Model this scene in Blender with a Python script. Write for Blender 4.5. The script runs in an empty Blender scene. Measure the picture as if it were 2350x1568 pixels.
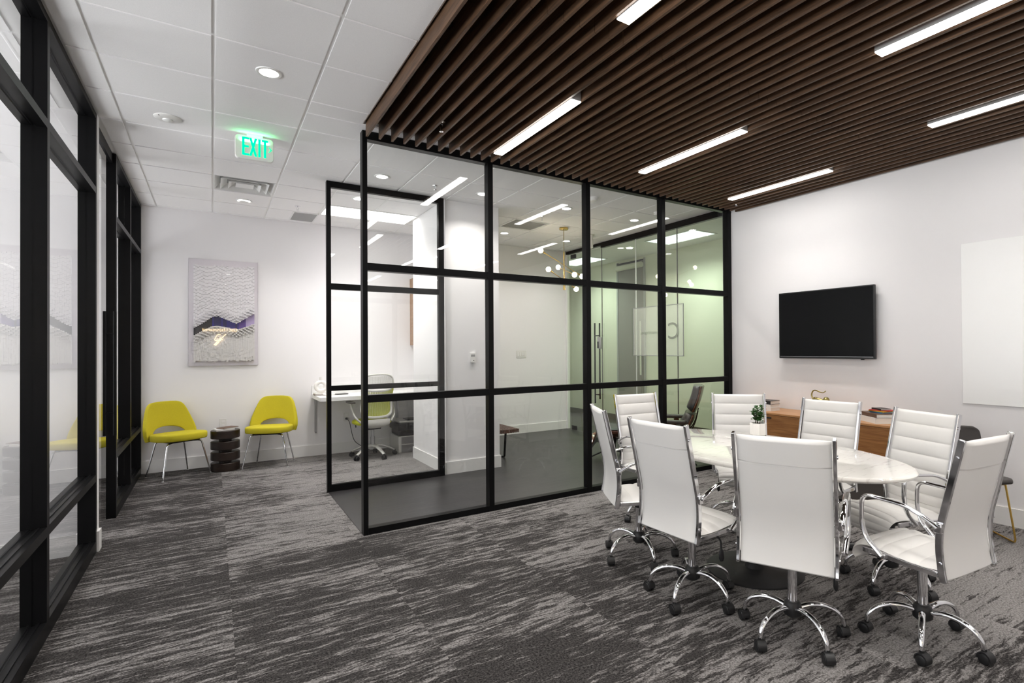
import bpy, math, random
from mathutils import Vector, Matrix
random.seed(7)
S = bpy.context.scene
C = S.collection
PI = math.pi
R = math.radians

# ------------------------------------------------------------------ camera
F_PX, CX, CY = 1226.34, 1302.49, 788.26
YAW, PIT, ROL = R(33.6212), R(0.4684), R(0.3854)
EYE = 1.5
def cam_axis(x, y, z):
    x, y = math.cos(ROL)*x + math.sin(ROL)*y, -math.sin(ROL)*x + math.cos(ROL)*y
    y, z = math.cos(PIT)*y + math.sin(PIT)*z, -math.sin(PIT)*y + math.cos(PIT)*z
    return Vector((math.cos(YAW)*x + math.sin(YAW)*z, -math.sin(YAW)*x + math.cos(YAW)*z, y))
cd = bpy.data.cameras.new('camera')
cam = bpy.data.objects.new('camera', cd); C.objects.link(cam)
r_, u_, f_ = cam_axis(1, 0, 0), cam_axis(0, 1, 0), cam_axis(0, 0, 1)
M = Matrix(((r_.x, u_.x, -f_.x, 0), (r_.y, u_.y, -f_.y, 0), (r_.z, u_.z, -f_.z, EYE), (0, 0, 0, 1)))
cam.matrix_world = M
cd.sensor_fit = 'HORIZONTAL'; cd.sensor_width = 36.0
cd.lens = F_PX/2350*36.0
cd.shift_x = (1175-CX)/2350; cd.shift_y = (CY-784)/2350
cd.clip_start = 0.05; cd.clip_end = 60
S.camera = cam

# ------------------------------------------------------------------ world, exposure
w = bpy.data.worlds.new('world'); S.world = w; w.use_nodes = True
w.node_tree.nodes['Background'].inputs[0].default_value = (0.97, 0.98, 1.0, 1)
# fill daylight for the added left windows: sky above, brighter below to lift ceiling
_t = w.node_tree; _tc = _t.nodes.new('ShaderNodeTexCoord'); _sp = _t.nodes.new('ShaderNodeSeparateXYZ'); _r = _t.nodes.new('ShaderNodeMapRange')
_t.links.new(_tc.outputs['Generated'], _sp.inputs[0]); _t.links.new(_sp.outputs['Z'], _r.inputs['Value'])
_r.inputs['From Min'].default_value = -0.15; _r.inputs['From Max'].default_value = 0.05
_r.inputs['To Min'].default_value = 5.0; _r.inputs['To Max'].default_value = 1.3
_t.links.new(_r.outputs['Result'], _t.nodes['Background'].inputs[1])
vs = S.view_settings
S.display_settings.display_device = 'sRGB'
vs.view_transform = 'Standard'; vs.look = 'None'; vs.gamma = 1.0; vs.use_curve_mapping = False
vs.exposure = 0.90
S.cycles.use_denoising = True
S.cycles.max_bounces = 12; S.cycles.diffuse_bounces = 5; S.cycles.glossy_bounces = 6
S.cycles.transparent_max_bounces = 32
S.cycles.caustics_reflective = False; S.cycles.caustics_refractive = False
S.cycles.sample_clamp_indirect = 6.0

P_LINEAR, P_DOWN, P_TROFFER = 3.6, 5.2, 8.0

# ------------------------------------------------------------------ layout constants
H = 3.28            # ceiling
XL, XR = -0.72, 5.50
YB = 8.29           # far wall
YF = -2.0           # wall behind the viewer
YP = 4.49           # main partition front face
YQ = 6.05           # nook partition front face
XN = 1.01           # partition corner

# ------------------------------------------------------------------ materials
def nt(name):
    m = bpy.data.materials.new(name); m.use_nodes = True
    t = m.node_tree
    return m, t, t.nodes['Principled BSDF']
def pbr(name, col, rough=0.5, metal=0.0, bump=0.0, bscale=200.0, coat=0.0, vary=0.0, vscale=3.0, spec=None):
    m, t, p = nt(name)
    p.inputs['Base Color'].default_value = (*col, 1)
    p.inputs['Roughness'].default_value = rough
    p.inputs['Metallic'].default_value = metal
    if coat: p.inputs['Coat Weight'].default_value = coat
    if spec is not None: p.inputs['Specular IOR Level'].default_value = spec
    if vary or bump:
        tc = t.nodes.new('ShaderNodeTexCoord')
    if vary:
        n = t.nodes.new('ShaderNodeTexNoise'); n.inputs['Scale'].default_value = vscale; n.inputs['Detail'].default_value = 4
        t.links.new(tc.outputs['Object'], n.inputs['Vector'])
        mx = t.nodes.new('ShaderNodeMix'); mx.data_type = 'RGBA'
        mx.inputs['A'].default_value = (*[c*(1-vary) for c in col], 1)
        mx.inputs['B'].default_value = (*[min(1, c*(1+vary)) for c in col], 1)
        t.links.new(n.outputs['Fac'], mx.inputs['Factor'])
        t.links.new(mx.outputs['Result'], p.inputs['Base Color'])
    if bump:
        n2 = t.nodes.new('ShaderNodeTexNoise'); n2.inputs['Scale'].default_value = bscale; n2.inputs['Detail'].default_value = 3
        t.links.new(tc.outputs['Object'], n2.inputs['Vector'])
        b = t.nodes.new('ShaderNodeBump'); b.inputs['Strength'].default_value = bump; b.inputs['Distance'].default_value = 0.002
        t.links.new(n2.outputs['Fac'], b.inputs['Height']); t.links.new(b.outputs['Normal'], p.inputs['Normal'])
    return m
def emit(name, col, strength):
    m = bpy.data.materials.new(name); m.use_nodes = True
    t = m.node_tree; t.nodes.clear()
    e = t.nodes.new('ShaderNodeEmission'); o = t.nodes.new('ShaderNodeOutputMaterial')
    e.inputs[0].default_value = (*col, 1); e.inputs[1].default_value = strength
    t.links.new(e.outputs[0], o.inputs[0])
    return m
def wood(name, c1, c2, scale=(1, 1, 1), rough=0.45, ns=6.0, coat=0.0, ramp=(0.35, 0.7)):
    m, t, p = nt(name)
    tc = t.nodes.new('ShaderNodeTexCoord'); mp = t.nodes.new('ShaderNodeMapping')
    mp.inputs['Scale'].default_value = scale
    t.links.new(tc.outputs['Object'], mp.inputs['Vector'])
    n = t.nodes.new('ShaderNodeTexNoise'); n.inputs['Scale'].default_value = ns; n.inputs['Detail'].default_value = 8
    n.inputs['Distortion'].default_value = 0.6; n.inputs['Roughness'].default_value = 0.65
    t.links.new(mp.outputs['Vector'], n.inputs['Vector'])
    r = t.nodes.new('ShaderNodeValToRGB'); r.color_ramp.elements[0].position = ramp[0]; r.color_ramp.elements[1].position = ramp[1]
    r.color_ramp.elements[0].color = (*c1, 1); r.color_ramp.elements[1].color = (*c2, 1)
    t.links.new(n.outputs['Fac'], r.inputs['Fac']); t.links.new(r.outputs['Color'], p.inputs['Base Color'])
    p.inputs['Roughness'].default_value = rough
    if coat: p.inputs['Coat Weight'].default_value = coat
    return m
def glass(name, tint, boost=1.0):
    # thin architectural pane: straight transmission plus a Fresnel reflection on the outer faces
    m = bpy.data.materials.new(name); m.use_nodes = True
    t = m.node_tree; t.nodes.clear(); N = t.nodes.new; L = t.links.new
    o = N('ShaderNodeOutputMaterial'); mx = N('ShaderNodeMixShader'); tr = N('ShaderNodeBsdfTransparent'); gl = N('ShaderNodeBsdfGlossy')
    fr = N('ShaderNodeFresnel'); ge = N('ShaderNodeNewGeometry'); s = N('ShaderNodeMath'); k = N('ShaderNodeMath'); b = N('ShaderNodeMath')
    fr.inputs['IOR'].default_value = 1.5
    tr.inputs[0].default_value = (*tint, 1); gl.inputs['Roughness'].default_value = 0.0; gl.inputs['Color'].default_value = (1, 1, 1, 1)
    s.operation = 'SUBTRACT'; s.inputs[0].default_value = 1.0; L(ge.outputs['Backfacing'], s.inputs[1])
    b.operation = 'MULTIPLY'; b.use_clamp = True; b.inputs[1].default_value = boost; L(fr.outputs[0], b.inputs[0])
    k.operation = 'MULTIPLY'; L(b.outputs[0], k.inputs[0]); L(s.outputs[0], k.inputs[1])
    L(k.outputs[0], mx.inputs[0]); L(tr.outputs[0], mx.inputs[1]); L(gl.outputs[0], mx.inputs[2]); L(mx.outputs[0], o.inputs[0])
    return m

def carpet_material():
    m, t, p = nt('carpet'); N = t.nodes.new; L = t.links.new
    ge = N('ShaderNodeNewGeometry'); sp = N('ShaderNodeSeparateXYZ'); L(ge.outputs['Position'], sp.inputs[0])
    def math_(op, a, b=None, c=None):
        n = N('ShaderNodeMath'); n.operation = op
        for i, v in enumerate((a, b, c)):
            if v is None: continue
            if isinstance(v, (int, float)): n.inputs[i].default_value = v
            else: L(v, n.inputs[i])
        return n.outputs[0]
    col = math_('FLOOR', math_('DIVIDE', math_('SUBTRACT', sp.outputs['X'], 0.092), 0.86))
    row = math_('MULTIPLY', sp.outputs['Y'], 0.0)
    wn = N('ShaderNodeTexWhiteNoise'); wn.noise_dimensions = '2D'
    cb = N('ShaderNodeCombineXYZ'); L(col, cb.inputs[0]); L(row, cb.inputs[1]); L(cb.outputs[0], wn.inputs['Vector'])
    off = math_('MULTIPLY', wn.outputs['Value'], 7.3)
    def coord(sx, sy, o=1.0):
        c = N('ShaderNodeCombineXYZ')
        L(math_('MULTIPLY', math_('ADD', sp.outputs['X'], math_('MULTIPLY', off, o)), sx), c.inputs[0])
        L(math_('MULTIPLY', math_('ADD', sp.outputs['Y'], math_('MULTIPLY', off, o)), sy), c.inputs[1])
        return c.outputs[0]
    def noise(vec, scale, detail=6, rough=0.6, dist=0.0):
        n = N('ShaderNodeTexNoise'); n.inputs['Scale'].default_value = scale; n.inputs['Detail'].default_value = detail
        n.inputs['Roughness'].default_value = rough; n.inputs['Distortion'].default_value = dist
        L(vec, n.inputs['Vector']); return n.outputs['Fac']
    warp = noise(coord(5.0, 9.0), 1.0, 4, 0.7)
    wv = math_('MULTIPLY', math_('SUBTRACT', warp, 0.5), 0.075)
    def coordw(sx, sy):
        c = N('ShaderNodeCombineXYZ')
        L(math_('MULTIPLY', math_('ADD', sp.outputs['X'], off), sx), c.inputs[0])
        L(math_('MULTIPLY', math_('ADD', math_('ADD', sp.outputs['Y'], off), wv), sy), c.inputs[1])
        return c.outputs[0]
    streak = noise(coordw(2.6, 24.0), 1.0, 6, 0.60)
    thin = noise(coordw(7.0, 70.0), 1.0, 3, 0.65)
    patch = noise(coord(0.75, 2.6, 0.10), 1.0, 2, 0.5)
    grain = noise(ge.outputs['Position'], 95.0, 4, 0.85)
    sx_ = math_('SUBTRACT', sp.outputs['X'], 0.0)
    # lighter colourway east of the table; nook light spill painted in past the partition
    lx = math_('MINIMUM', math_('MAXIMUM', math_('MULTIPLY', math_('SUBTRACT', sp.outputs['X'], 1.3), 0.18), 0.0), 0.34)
    nook_spill = math_('MULTIPLY', math_('GREATER_THAN', sp.outputs['Y'], 4.46), math_('MINIMUM', math_('MAXIMUM', math_('MULTIPLY', sx_, 0.50), 0.0), 0.42))
    bias = math_('ADD', lx, nook_spill)
    v = math_('ADD', math_('MULTIPLY', math_('SUBTRACT', streak, 0.5), 2.1), math_('MULTIPLY', math_('SUBTRACT', patch, 0.5), 1.25))
    v = math_('ADD', v, math_('MULTIPLY', math_('SUBTRACT', thin, 0.5), 2.0))
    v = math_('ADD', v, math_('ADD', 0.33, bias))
    tone = N('ShaderNodeMapRange'); tone.interpolation_type = 'SMOOTHSTEP'; L(v, tone.inputs['Value'])
    tone.inputs['From Min'].default_value = 0.20; tone.inputs['From Max'].default_value = 0.72
    v = math_('ADD', math_('ADD', math_('MULTIPLY', tone.outputs['Result'], 0.58), 0.20), math_('MULTIPLY', math_('SUBTRACT', grain, 0.5), 2.2))
    r = N('ShaderNodeValToRGB'); e = r.color_ramp.elements
    e[0].position = 0.0; e[0].color = (0.010, 0.009, 0.009, 1)
    e[1].position = 1.0; e[1].color = (0.36, 0.342, 0.335, 1)
    x = r.color_ramp.elements.new(0.5); x.color = (0.098, 0.091, 0.089, 1)
    L(v, r.inputs['Fac']); L(r.outputs['Color'], p.inputs['Base Color'])
    p.inputs['Roughness'].default_value = 0.95; p.inputs['Specular IOR Level'].default_value = 0.1
    b = N('ShaderNodeBump'); b.inputs['Strength'].default_value = 0.5; b.inputs['Distance'].default_value = 0.006
    L(v, b.inputs['Height']); L(b.outputs['Normal'], p.inputs['Normal'])
    return m

def marble_material():
    m, t, p = nt('white_marble'); N = t.nodes.new; L = t.links.new
    tc = N('ShaderNodeTexCoord'); mp = N('ShaderNodeMapping'); mp.inputs['Scale'].default_value = (3.0, 22, 1); mp.inputs['Rotation'].default_value = (0, 0, R(-18))
    L(tc.outputs['Object'], mp.inputs['Vector'])
    n = N('ShaderNodeTexNoise'); n.inputs['Scale'].default_value = 2.2; n.inputs['Detail'].default_value = 8; n.inputs['Distortion'].default_value = 0.8
    L(mp.outputs['Vector'], n.inputs['Vector'])
    r = N('ShaderNodeValToRGB'); e = r.color_ramp.elements
    e[0].position = 0.30; e[0].color = (0.58, 0.55, 0.52, 1); e[1].position = 0.42; e[1].color = (0.80, 0.78, 0.74, 1)
    L(n.outputs['Fac'], r.inputs['Fac']); L(r.outputs['Color'], p.inputs['Base Color'])
    p.inputs['Roughness'].default_value = 0.06; p.inputs['Coat Weight'].default_value = 0.6; p.inputs['Coat Roughness'].default_value = 0.02
    return m
def plank_material():
    m, t, p = nt('dark_vinyl_floor'); N = t.nodes.new; L = t.links.new
    tc = N('ShaderNodeTexCoord')
    br = N('ShaderNodeTexBrick'); br.inputs['Scale'].default_value = 1.0; br.inputs['Brick Width'].default_value = 1.2; br.inputs['Row Height'].default_value = 0.18
    br.inputs['Mortar Size'].default_value = 0.0015
    br.inputs['Color1'].default_value = (0.018, 0.017, 0.018, 1); br.inputs['Color2'].default_value = (0.026, 0.024, 0.024, 1); br.inputs['Mortar'].default_value = (0.008, 0.008, 0.008, 1)
    L(tc.outputs['Object'], br.inputs['Vector'])
    mp = N('ShaderNodeMapping'); mp.inputs['Scale'].default_value = (2, 30, 1); L(tc.outputs['Object'], mp.inputs['Vector'])
    n = N('ShaderNodeTexNoise'); n.inputs['Scale'].default_value = 2; n.inputs['Detail'].default_value = 6; L(mp.outputs['Vector'], n.inputs['Vector'])
    mx = N('ShaderNodeMix'); mx.data_type = 'RGBA'; mx.blend_type = 'MULTIPLY'; mx.inputs['Factor'].default_value = 0.5
    L(br.outputs['Color'], mx.inputs['A']); L(n.outputs['Color'], mx.inputs['B'])
    mx2 = N('ShaderNodeMix'); mx2.data_type = 'RGBA'; mx2.blend_type = 'ADD'; mx2.inputs['Factor'].default_value = 0.35
    L(mx.outputs['Result'], mx2.inputs['A']); mx2.inputs['B'].default_value = (0.018, 0.0165, 0.0175, 1)
    L(mx2.outputs['Result'], p.inputs['Base Color']); p.inputs['Roughness'].default_value = 0.38
    return m

m_wall = pbr('wall_paint', (0.84, 0.825, 0.835), 0.75, bump=0.08, bscale=350)
m_cream = pbr('cream_wall_paint', (0.66, 0.655, 0.56), 0.75, bump=0.08, bscale=350)
m_trimw = pbr('white_trim_paint', (0.82, 0.81, 0.80), 0.4)
m_ceil = pbr('ceiling_tile', (0.90, 0.89, 0.895), 0.9, bump=0.25, bscale=500, vary=0.09, vscale=330)
m_grid = pbr('ceiling_grid_metal', (0.86, 0.855, 0.85), 0.5)
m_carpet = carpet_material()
m_vinyl = plank_material()
m_black = pbr('black_aluminium', (0.006, 0.006, 0.0065), 0.35, 0.0, spec=0.10)
m_blackm = pbr('black_powdercoat', (0.014, 0.014, 0.015), 0.55)
m_plastic = pbr('black_plastic', (0.012, 0.012, 0.013), 0.42)
m_slat = wood('walnut_slat', (0.040, 0.020, 0.010), (0.150, 0.080, 0.042), (14, 0.7, 14), 0.5, 4.0)
m_slatback = pbr('dark_ceiling_backing', (0.022, 0.012, 0.007), 0.9)
m_chrome = pbr('chrome', (0.80, 0.80, 0.82), 0.07, 1.0)
m_leather = pbr('white_leather', (0.80, 0.785, 0.765), 0.42, bump=0.15, bscale=500)
m_marble = marble_material()
m_walnut = wood('walnut_veneer', (0.20, 0.075, 0.018), (0.40, 0.18, 0.055), (2, 1.2, 16), 0.38, 3.0, ramp=(0.3, 0.68))
m_walnut_top = wood('walnut_veneer_top', (0.42, 0.20, 0.075), (0.55, 0.28, 0.115), (14, 1.0, 2), 0.35, 3.0)
m_taupe = pbr('taupe_lacquer', (0.085, 0.075, 0.068), 0.5)
m_yellow = pbr('chartreuse_wool', (0.55, 0.47, 0.016), 0.9, bump=0.8, bscale=300, vary=0.12, vscale=160)
m_lime = pbr('lime_mesh', (0.42, 0.45, 0.02), 0.7, vary=0.1, vscale=60)
m_silver = pbr('silver_plastic', (0.55, 0.54, 0.51), 0.35, 0.3)
m_palegrey = pbr('pale_grey_plastic', (0.62, 0.61, 0.57), 0.4)
m_darkwood = wood('espresso_wood', (0.010, 0.005, 0.003), (0.026, 0.013, 0.008), (3, 3, 14), 0.35, 3.0)
m_benchwood = wood('bench_slat_wood', (0.05, 0.02, 0.012), (0.14, 0.06, 0.035), (3, 14, 3), 0.4, 3.0)
m_rosewood = wood('rosewood_shell', (0.05, 0.012, 0.005), (0.17, 0.055, 0.02), (2, 2, 18), 0.25, 3.0, coat=0.4)
m_bleather = pbr('black_leather', (0.022, 0.026, 0.026), 0.30, bump=0.2, bscale=300)
m_dleather = pbr('charcoal_leather', (0.040, 0.035, 0.033), 0.5, bump=0.2, bscale=300)
m_gold = pbr('brushed_gold', (0.75, 0.50, 0.13), 0.25, 1.0)
m_brass = pbr('brass', (0.78, 0.56, 0.20), 0.22, 1.0)
m_oldbrass = pbr('aged_brass', (0.42, 0.34, 0.13), 0.25, 1.0)
m_screen = pbr('black_screen', (0.004, 0.004, 0.0045), 0.30, spec=0.12)
m_white = pbr('white_gloss', (0.80, 0.80, 0.79), 0.3)
m_whiteplastic = pbr('white_plastic', (0.78, 0.77, 0.75), 0.35)
m_board = pbr('whiteboard_enamel', (0.94, 0.94, 0.935), 0.25)
m_ceramic = pbr('white_ceramic', (0.82, 0.80, 0.77), 0.45)
m_paper = pbr('paper', (0.80, 0.78, 0.74), 0.8)
m_bookblk = pbr('black_cover', (0.02, 0.018, 0.018), 0.4)
m_bookbrown = pbr('brown_cover', (0.12, 0.065, 0.045), 0.5)
m_red = pbr('red_card', (0.45, 0.02, 0.02), 0.5)
m_yel = pbr('amber_card', (0.60, 0.34, 0.02), 0.5)
m_blue = pbr('blue_card', (0.03, 0.16, 0.30), 0.5)
m_leaf = pbr('leaf', (0.03, 0.11, 0.018), 0.38, vary=0.4, vscale=30)
m_stem = pbr('stem', (0.06, 0.05, 0.02), 0.7)
m_soil = pbr('soil', (0.012, 0.008, 0.006), 0.95)
m_steel = pbr('satin_steel', (0.45, 0.45, 0.46), 0.3, 1.0)
m_greyscreen = pbr('grey_blind_fabric', (0.20, 0.19, 0.175), 0.7)
m_greytile = pbr('grey_grille', (0.34, 0.34, 0.34), 0.7)
m_glass = glass('clear_glass', (0.985, 0.99, 0.985), 1.35)
m_glassg = glass('green_tinted_glass', (0.90, 0.935, 0.865), 1.3)
m_acryl = glass('acrylic', (0.992, 0.992, 0.992), 1.0)
m_lens = emit('light_lens', (1.0, 0.97, 0.92), 14.0)
m_lensp = emit('panel_lens', (1.0, 0.98, 0.95), 3.0)
m_lensg = emit('cool_light_lens', (0.86, 0.97, 1.0), 1.0)
m_bulb = emit('bulb_glow', (1.0, 0.86, 0.62), 14.0)
m_green = emit('exit_green', (0.0, 0.85, 0.22), 1.5)
m_neon = emit('neon_tube', (1.0, 0.72, 0.38), 14.0)

# ------------------------------------------------------------------ mesh builder
class MB:
    def __init__(s): s.v = []; s.f = []; s.mi = []; s.cur = 0
    def add(s, vs, fs):
        o = len(s.v); s.v += [tuple(x) for x in vs]
        for f in fs: s.f.append(tuple(o+i for i in f)); s.mi.append(s.cur)
        return s
    def box(s, x0, x1, y0, y1, z0, z1, rot=0, piv=(0, 0)):
        vs = [(x, y, z) for z in (z0, z1) for y in (y0, y1) for x in (x0, x1)]
        if rot:
            c, n = math.cos(rot), math.sin(rot); px, py = piv
            vs = [(px+(x-px)*c-(y-py)*n, py+(x-px)*n+(y-py)*c, z) for x, y, z in vs]
        return s.add(vs, [(0, 2, 3, 1), (4, 5, 7, 6), (0, 1, 5, 4), (2, 6, 7, 3), (0, 4, 6, 2), (1, 3, 7, 5)])
    def lathe(s, prof, cx=0, cy=0, n=24, cap=True):
        vs = []; m = len(prof)
        for r, z in prof:
            for i in range(n):
                a = 2*PI*i/n; vs.append((cx+r*math.cos(a), cy+r*math.sin(a), z))
        fs = [(j*n+i, j*n+(i+1) % n, (j+1)*n+(i+1) % n, (j+1)*n+i) for j in range(m-1) for i in range(n)]
        if cap: fs += [tuple(range(n))[::-1], tuple((m-1)*n+i for i in range(n))]
        return s.add(vs, fs)
    def sweep(s, pts, ra, rb=None, n=10, up=None, cap=True, closed=False, sq=False):
        # ra: radius along the 'side' axis, rb: radius along the normal; each a number or a list
        pts = [Vector(p) for p in pts]; m = len(pts); rb = ra if rb is None else rb
        side = None; vs = []
        for i, p in enumerate(pts):
            if closed: t = pts[(i+1) % m]-pts[i-1]
            else: t = pts[min(i+1, m-1)]-pts[max(i-1, 0)]
            t.normalize()
            if up is not None: sd = Vector(up); sd = (sd-t*sd.dot(t))
            else:
                if side is None: side = Vector((0, 0, 1)).cross(t) if abs(t.z) < .9 else Vector((1, 0, 0))
                sd = side-t*side.dot(t)
            sd.normalize(); side = sd; nr = t.cross(sd)
            a = ra[i] if isinstance(ra, (list, tuple)) else ra
            b = rb[i] if isinstance(rb, (list, tuple)) else rb
            if sq:
                for cx_, cy_ in ((-1, -1), (1, -1), (1, 1), (-1, 1)): vs.append(p+sd*a*cx_+nr*b*cy_)
            else:
                for k in range(n):
                    g = 2*PI*k/n; vs.append(p+sd*a*math.cos(g)+nr*b*math.sin(g))
        n = 4 if sq else n
        fs = [(j*n+i, j*n+(i+1) % n, (j+1)*n+(i+1) % n, (j+1)*n+i) for j in range(m-1) for i in range(n)]
        if closed: fs += [((m-1)*n+i, (m-1)*n+(i+1) % n, (i+1) % n, i) for i in range(n)]
        elif cap: fs += [tuple(range(n))[::-1], tuple((m-1)*n+i for i in range(n))]
        return s.add(vs, fs)
    def grid(s, rows, closed_u=False, flip=False):
        m, n = len(rows), len(rows[0]); vs = [p for r in rows for p in r]; fs = []
        for j in range(m-1):
            for i in range(n if closed_u else n-1):
                f = (j*n+i, j*n+(i+1) % n, (j+1)*n+(i+1) % n, (j+1)*n+i)
                fs.append(f[::-1] if flip else f)
        return s.add(vs, fs)
    def sphere(s, c, r, n=16, m=10, sc=(1, 1, 1)):
        rows = []
        for j in range(m+1):
            t = PI*j/m
            rows.append([(c[0]+r*sc[0]*math.sin(t)*math.cos(2*PI*i/n), c[1]+r*sc[1]*math.sin(t)*math.sin(2*PI*i/n), c[2]+r*sc[2]*math.cos(t)) for i in range(n)])
        return s.grid(rows, True, True)
    def prism(s, poly, z0, z1):
        n = len(poly); vs = [(x, y, z0) for x, y in poly]+[(x, y, z1) for x, y in poly]
        fs = [tuple(range(n))[::-1], tuple(range(n, 2*n))]+[(i, (i+1) % n, n+(i+1) % n, n+i) for i in range(n)]
        return s.add(vs, fs)
    def build(s, name, mat, parent=None, bevel=0, smooth=35, seg=2, subsurf=0, solid=0):
        me = bpy.data.meshes.new(name); me.from_pydata(s.v, [], s.f); me.update()
        mats = mat if isinstance(mat, (list, tuple)) else [mat]
        for x in mats: me.materials.append(x)
        if len(mats) > 1: me.polygons.foreach_set('material_index', s.mi)
        import bmesh
        bm = bmesh.new(); bm.from_mesh(me); bmesh.ops.remove_doubles(bm, verts=bm.verts, dist=1e-6)
        bmesh.ops.recalc_face_normals(bm, faces=bm.faces); bm.to_mesh(me); bm.free()
        if smooth:
            me.polygons.foreach_set('use_smooth', [True]*len(me.polygons)); me.set_sharp_from_angle(angle=R(smooth))
        o = bpy.data.objects.new(name, me); C.objects.link(o)
        if parent: o.parent = parent
        if solid:
            md = o.modifiers.new('solid', 'SOLIDIFY'); md.thickness = solid; md.offset = 0
        if bevel:
            md = o.modifiers.new('bevel', 'BEVEL'); md.width = bevel; md.segments = seg; md.limit_method = 'ANGLE'; md.angle_limit = R(40)
            md.harden_normals = False
        if subsurf:
            md = o.modifiers.new('sub', 'SUBSURF'); md.levels = subsurf; md.render_levels = subsurf
        return o
def box(name, mat, x0, x1, y0, y1, z0, z1, parent=None, bevel=0, rot=0, piv=(0, 0)):
    return MB().box(x0, x1, y0, y1, z0, z1, rot, piv).build(name, mat, parent, bevel, smooth=(30 if bevel else 0))
def tag(o, label, cat, group=None, kind=None):
    o['label'] = label; o['category'] = cat
    if group: o['group'] = group
    if kind: o['kind'] = kind
    return o
def struct(o, label=None):
    o['kind'] = 'structure'
    if label: o['label'] = label
    return o
def thing(name, label, cat, loc=(0, 0, 0), rot=0, group=None):
    o = bpy.data.objects.new(name, None); C.objects.link(o); o.empty_display_size = 0.1
    o.location = loc; o.rotation_euler = (0, 0, rot)
    return tag(o, label, cat, group)
def dup(root, loc, rot=0, label=None):
    r = root.copy(); C.objects.link(r); r.location = loc; r.rotation_euler = (0, 0, rot)
    if label: r['label'] = label
    for ch in list(root.children):
        if ch.type == 'LIGHT': pass
        c = ch.copy(); C.objects.link(c); c.parent = r
        for g in list(ch.children):
            d = g.copy(); C.objects.link(d); d.parent = c
    return r
def cr(pts, k=6):
    # Catmull-Rom through points
    P = [Vector(p) for p in pts]; out = []
    for i in range(len(P)-1):
        a, b, c, d = P[max(i-1, 0)], P[i], P[i+1], P[min(i+2, len(P)-1)]
        for j in range(k):
            t = j/k
            out.append(0.5*((2*b)+(-a+c)*t+(2*a-5*b+4*c-d)*t*t+(-a+3*b-3*c+d)*t**3))
    out.append(P[-1]); return out
def rounded(pts, r=0.05, k=5):
    # polyline with rounded corners
    P = [Vector(p) for p in pts]; out = [P[0]]
    for i in range(1, len(P)-1):
        a, b, c = P[i-1], P[i], P[i+1]
        d1, d2 = (a-b), (c-b); q = min(r, d1.length*.45, d2.length*.45)
        p1, p2 = b+d1.normalized()*q, b+d2.normalized()*q
        for j in range(k+1):
            t = j/k; out.append(p1*(1-t)**2+b*2*t*(1-t)+p2*t*t)
    out.append(P[-1]); return out
def area(name, parent, loc, sx, sy, power, col=(1, 0.95, 0.88), spread=180, shape='RECTANGLE'):
    l = bpy.data.lights.new(name, 'AREA'); l.shape = shape; l.size = sx; l.size_y = sy
    l.energy = power; l.color = col; l.spread = R(spread)
    o = bpy.data.objects.new(name, l); C.objects.link(o); o.location = loc
    if parent: o.parent = parent
    return o
def text_mesh(name, txt, size, mat, parent, loc, rot, extrude=0.001, sx=1.0, align='CENTER', spacing=1.0):
    cu = bpy.data.curves.new(name, 'FONT'); cu.body = txt; cu.size = size; cu.extrude = extrude
    cu.align_x = align; cu.align_y = 'CENTER'; cu.space_character = spacing
    t = bpy.data.objects.new(name+'_tmp', cu); C.objects.link(t)
    bpy.context.view_layer.update()
    me = bpy.data.meshes.new_from_object(t.evaluated_get(bpy.context.evaluated_depsgraph_get()))
    bpy.data.objects.remove(t); me.materials.clear(); me.materials.append(mat)
    o = bpy.data.objects.new(name, me); C.objects.link(o)
    o.location = loc; o.rotation_euler = rot; o.scale = (sx, 1, 1)
    if parent: o.parent = parent
    return o

# ================================================================== STRUCTURE
# floors
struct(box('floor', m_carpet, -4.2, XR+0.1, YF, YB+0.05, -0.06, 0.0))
b = MB()
b.prism([(XN, YP+0.01), (XR+0.05, YP+0.01), (XR+0.05, YB), (3.02, YB), (3.02, YQ+0.05), (XN, YQ+0.05)], 0.0, 0.004)
struct(b.build('floor', m_vinyl, smooth=0))
struct(box('floor', m_vinyl, XR+0.05, 7.1, 3.9, 10.9, -0.06, 0.004))

# ceiling grid: visible bars on one plane, tiles dropping a little below it
GX, GY, GT = -0.5679, 3.6026, 0.5754
def in_slats(x0, x1, y0, y1): return x0 < XR and x1 > 1.0 and y0 < 4.42
skip_cells = {(1, 5), (3, 6), (4, 6), (7, 5)}
b = MB()
def ceil_region(x0, x1, y0, y1):
    if x1-x0 < 0.03 or y1-y0 < 0.03: return
    g = 0.011
    b.box(x0+g, x1-g, y0+g, y1-g, H-0.003, H+0.02)
for i in range(-7, 12):
    for j in range(-10, 9):
        if (i, j) in skip_cells: continue
        x0, x1 = GX+i*GT, GX+(i+1)*GT; y0, y1 = GY+j*GT, GY+(j+1)*GT
        if x1 > XR: x1 = XR
        if x0 > XR: continue
        if y1 > YB: y1 = YB
        if y0 < YF: y0 = YF
        if y0 > YB or y1 < YF: continue
        for (a0, a1) in (((x0, XL-0.2), (XL, x1)) if (x0 < XL < x1) else ((x0, x1),)):
            if a1 <= a0: continue
            if a1 > 1.0 and y0 < 4.40:
                if a0 < 1.0: ceil_region(a0, 1.0, y0, min(y1, 4.40))
                if y1 > 4.40: ceil_region(a0, a1, 4.40, y1)
            else: ceil_region(a0, a1, y0, y1)
ct = b.build('ceiling', m_ceil, smooth=0); struct(ct)
b = MB()
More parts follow.
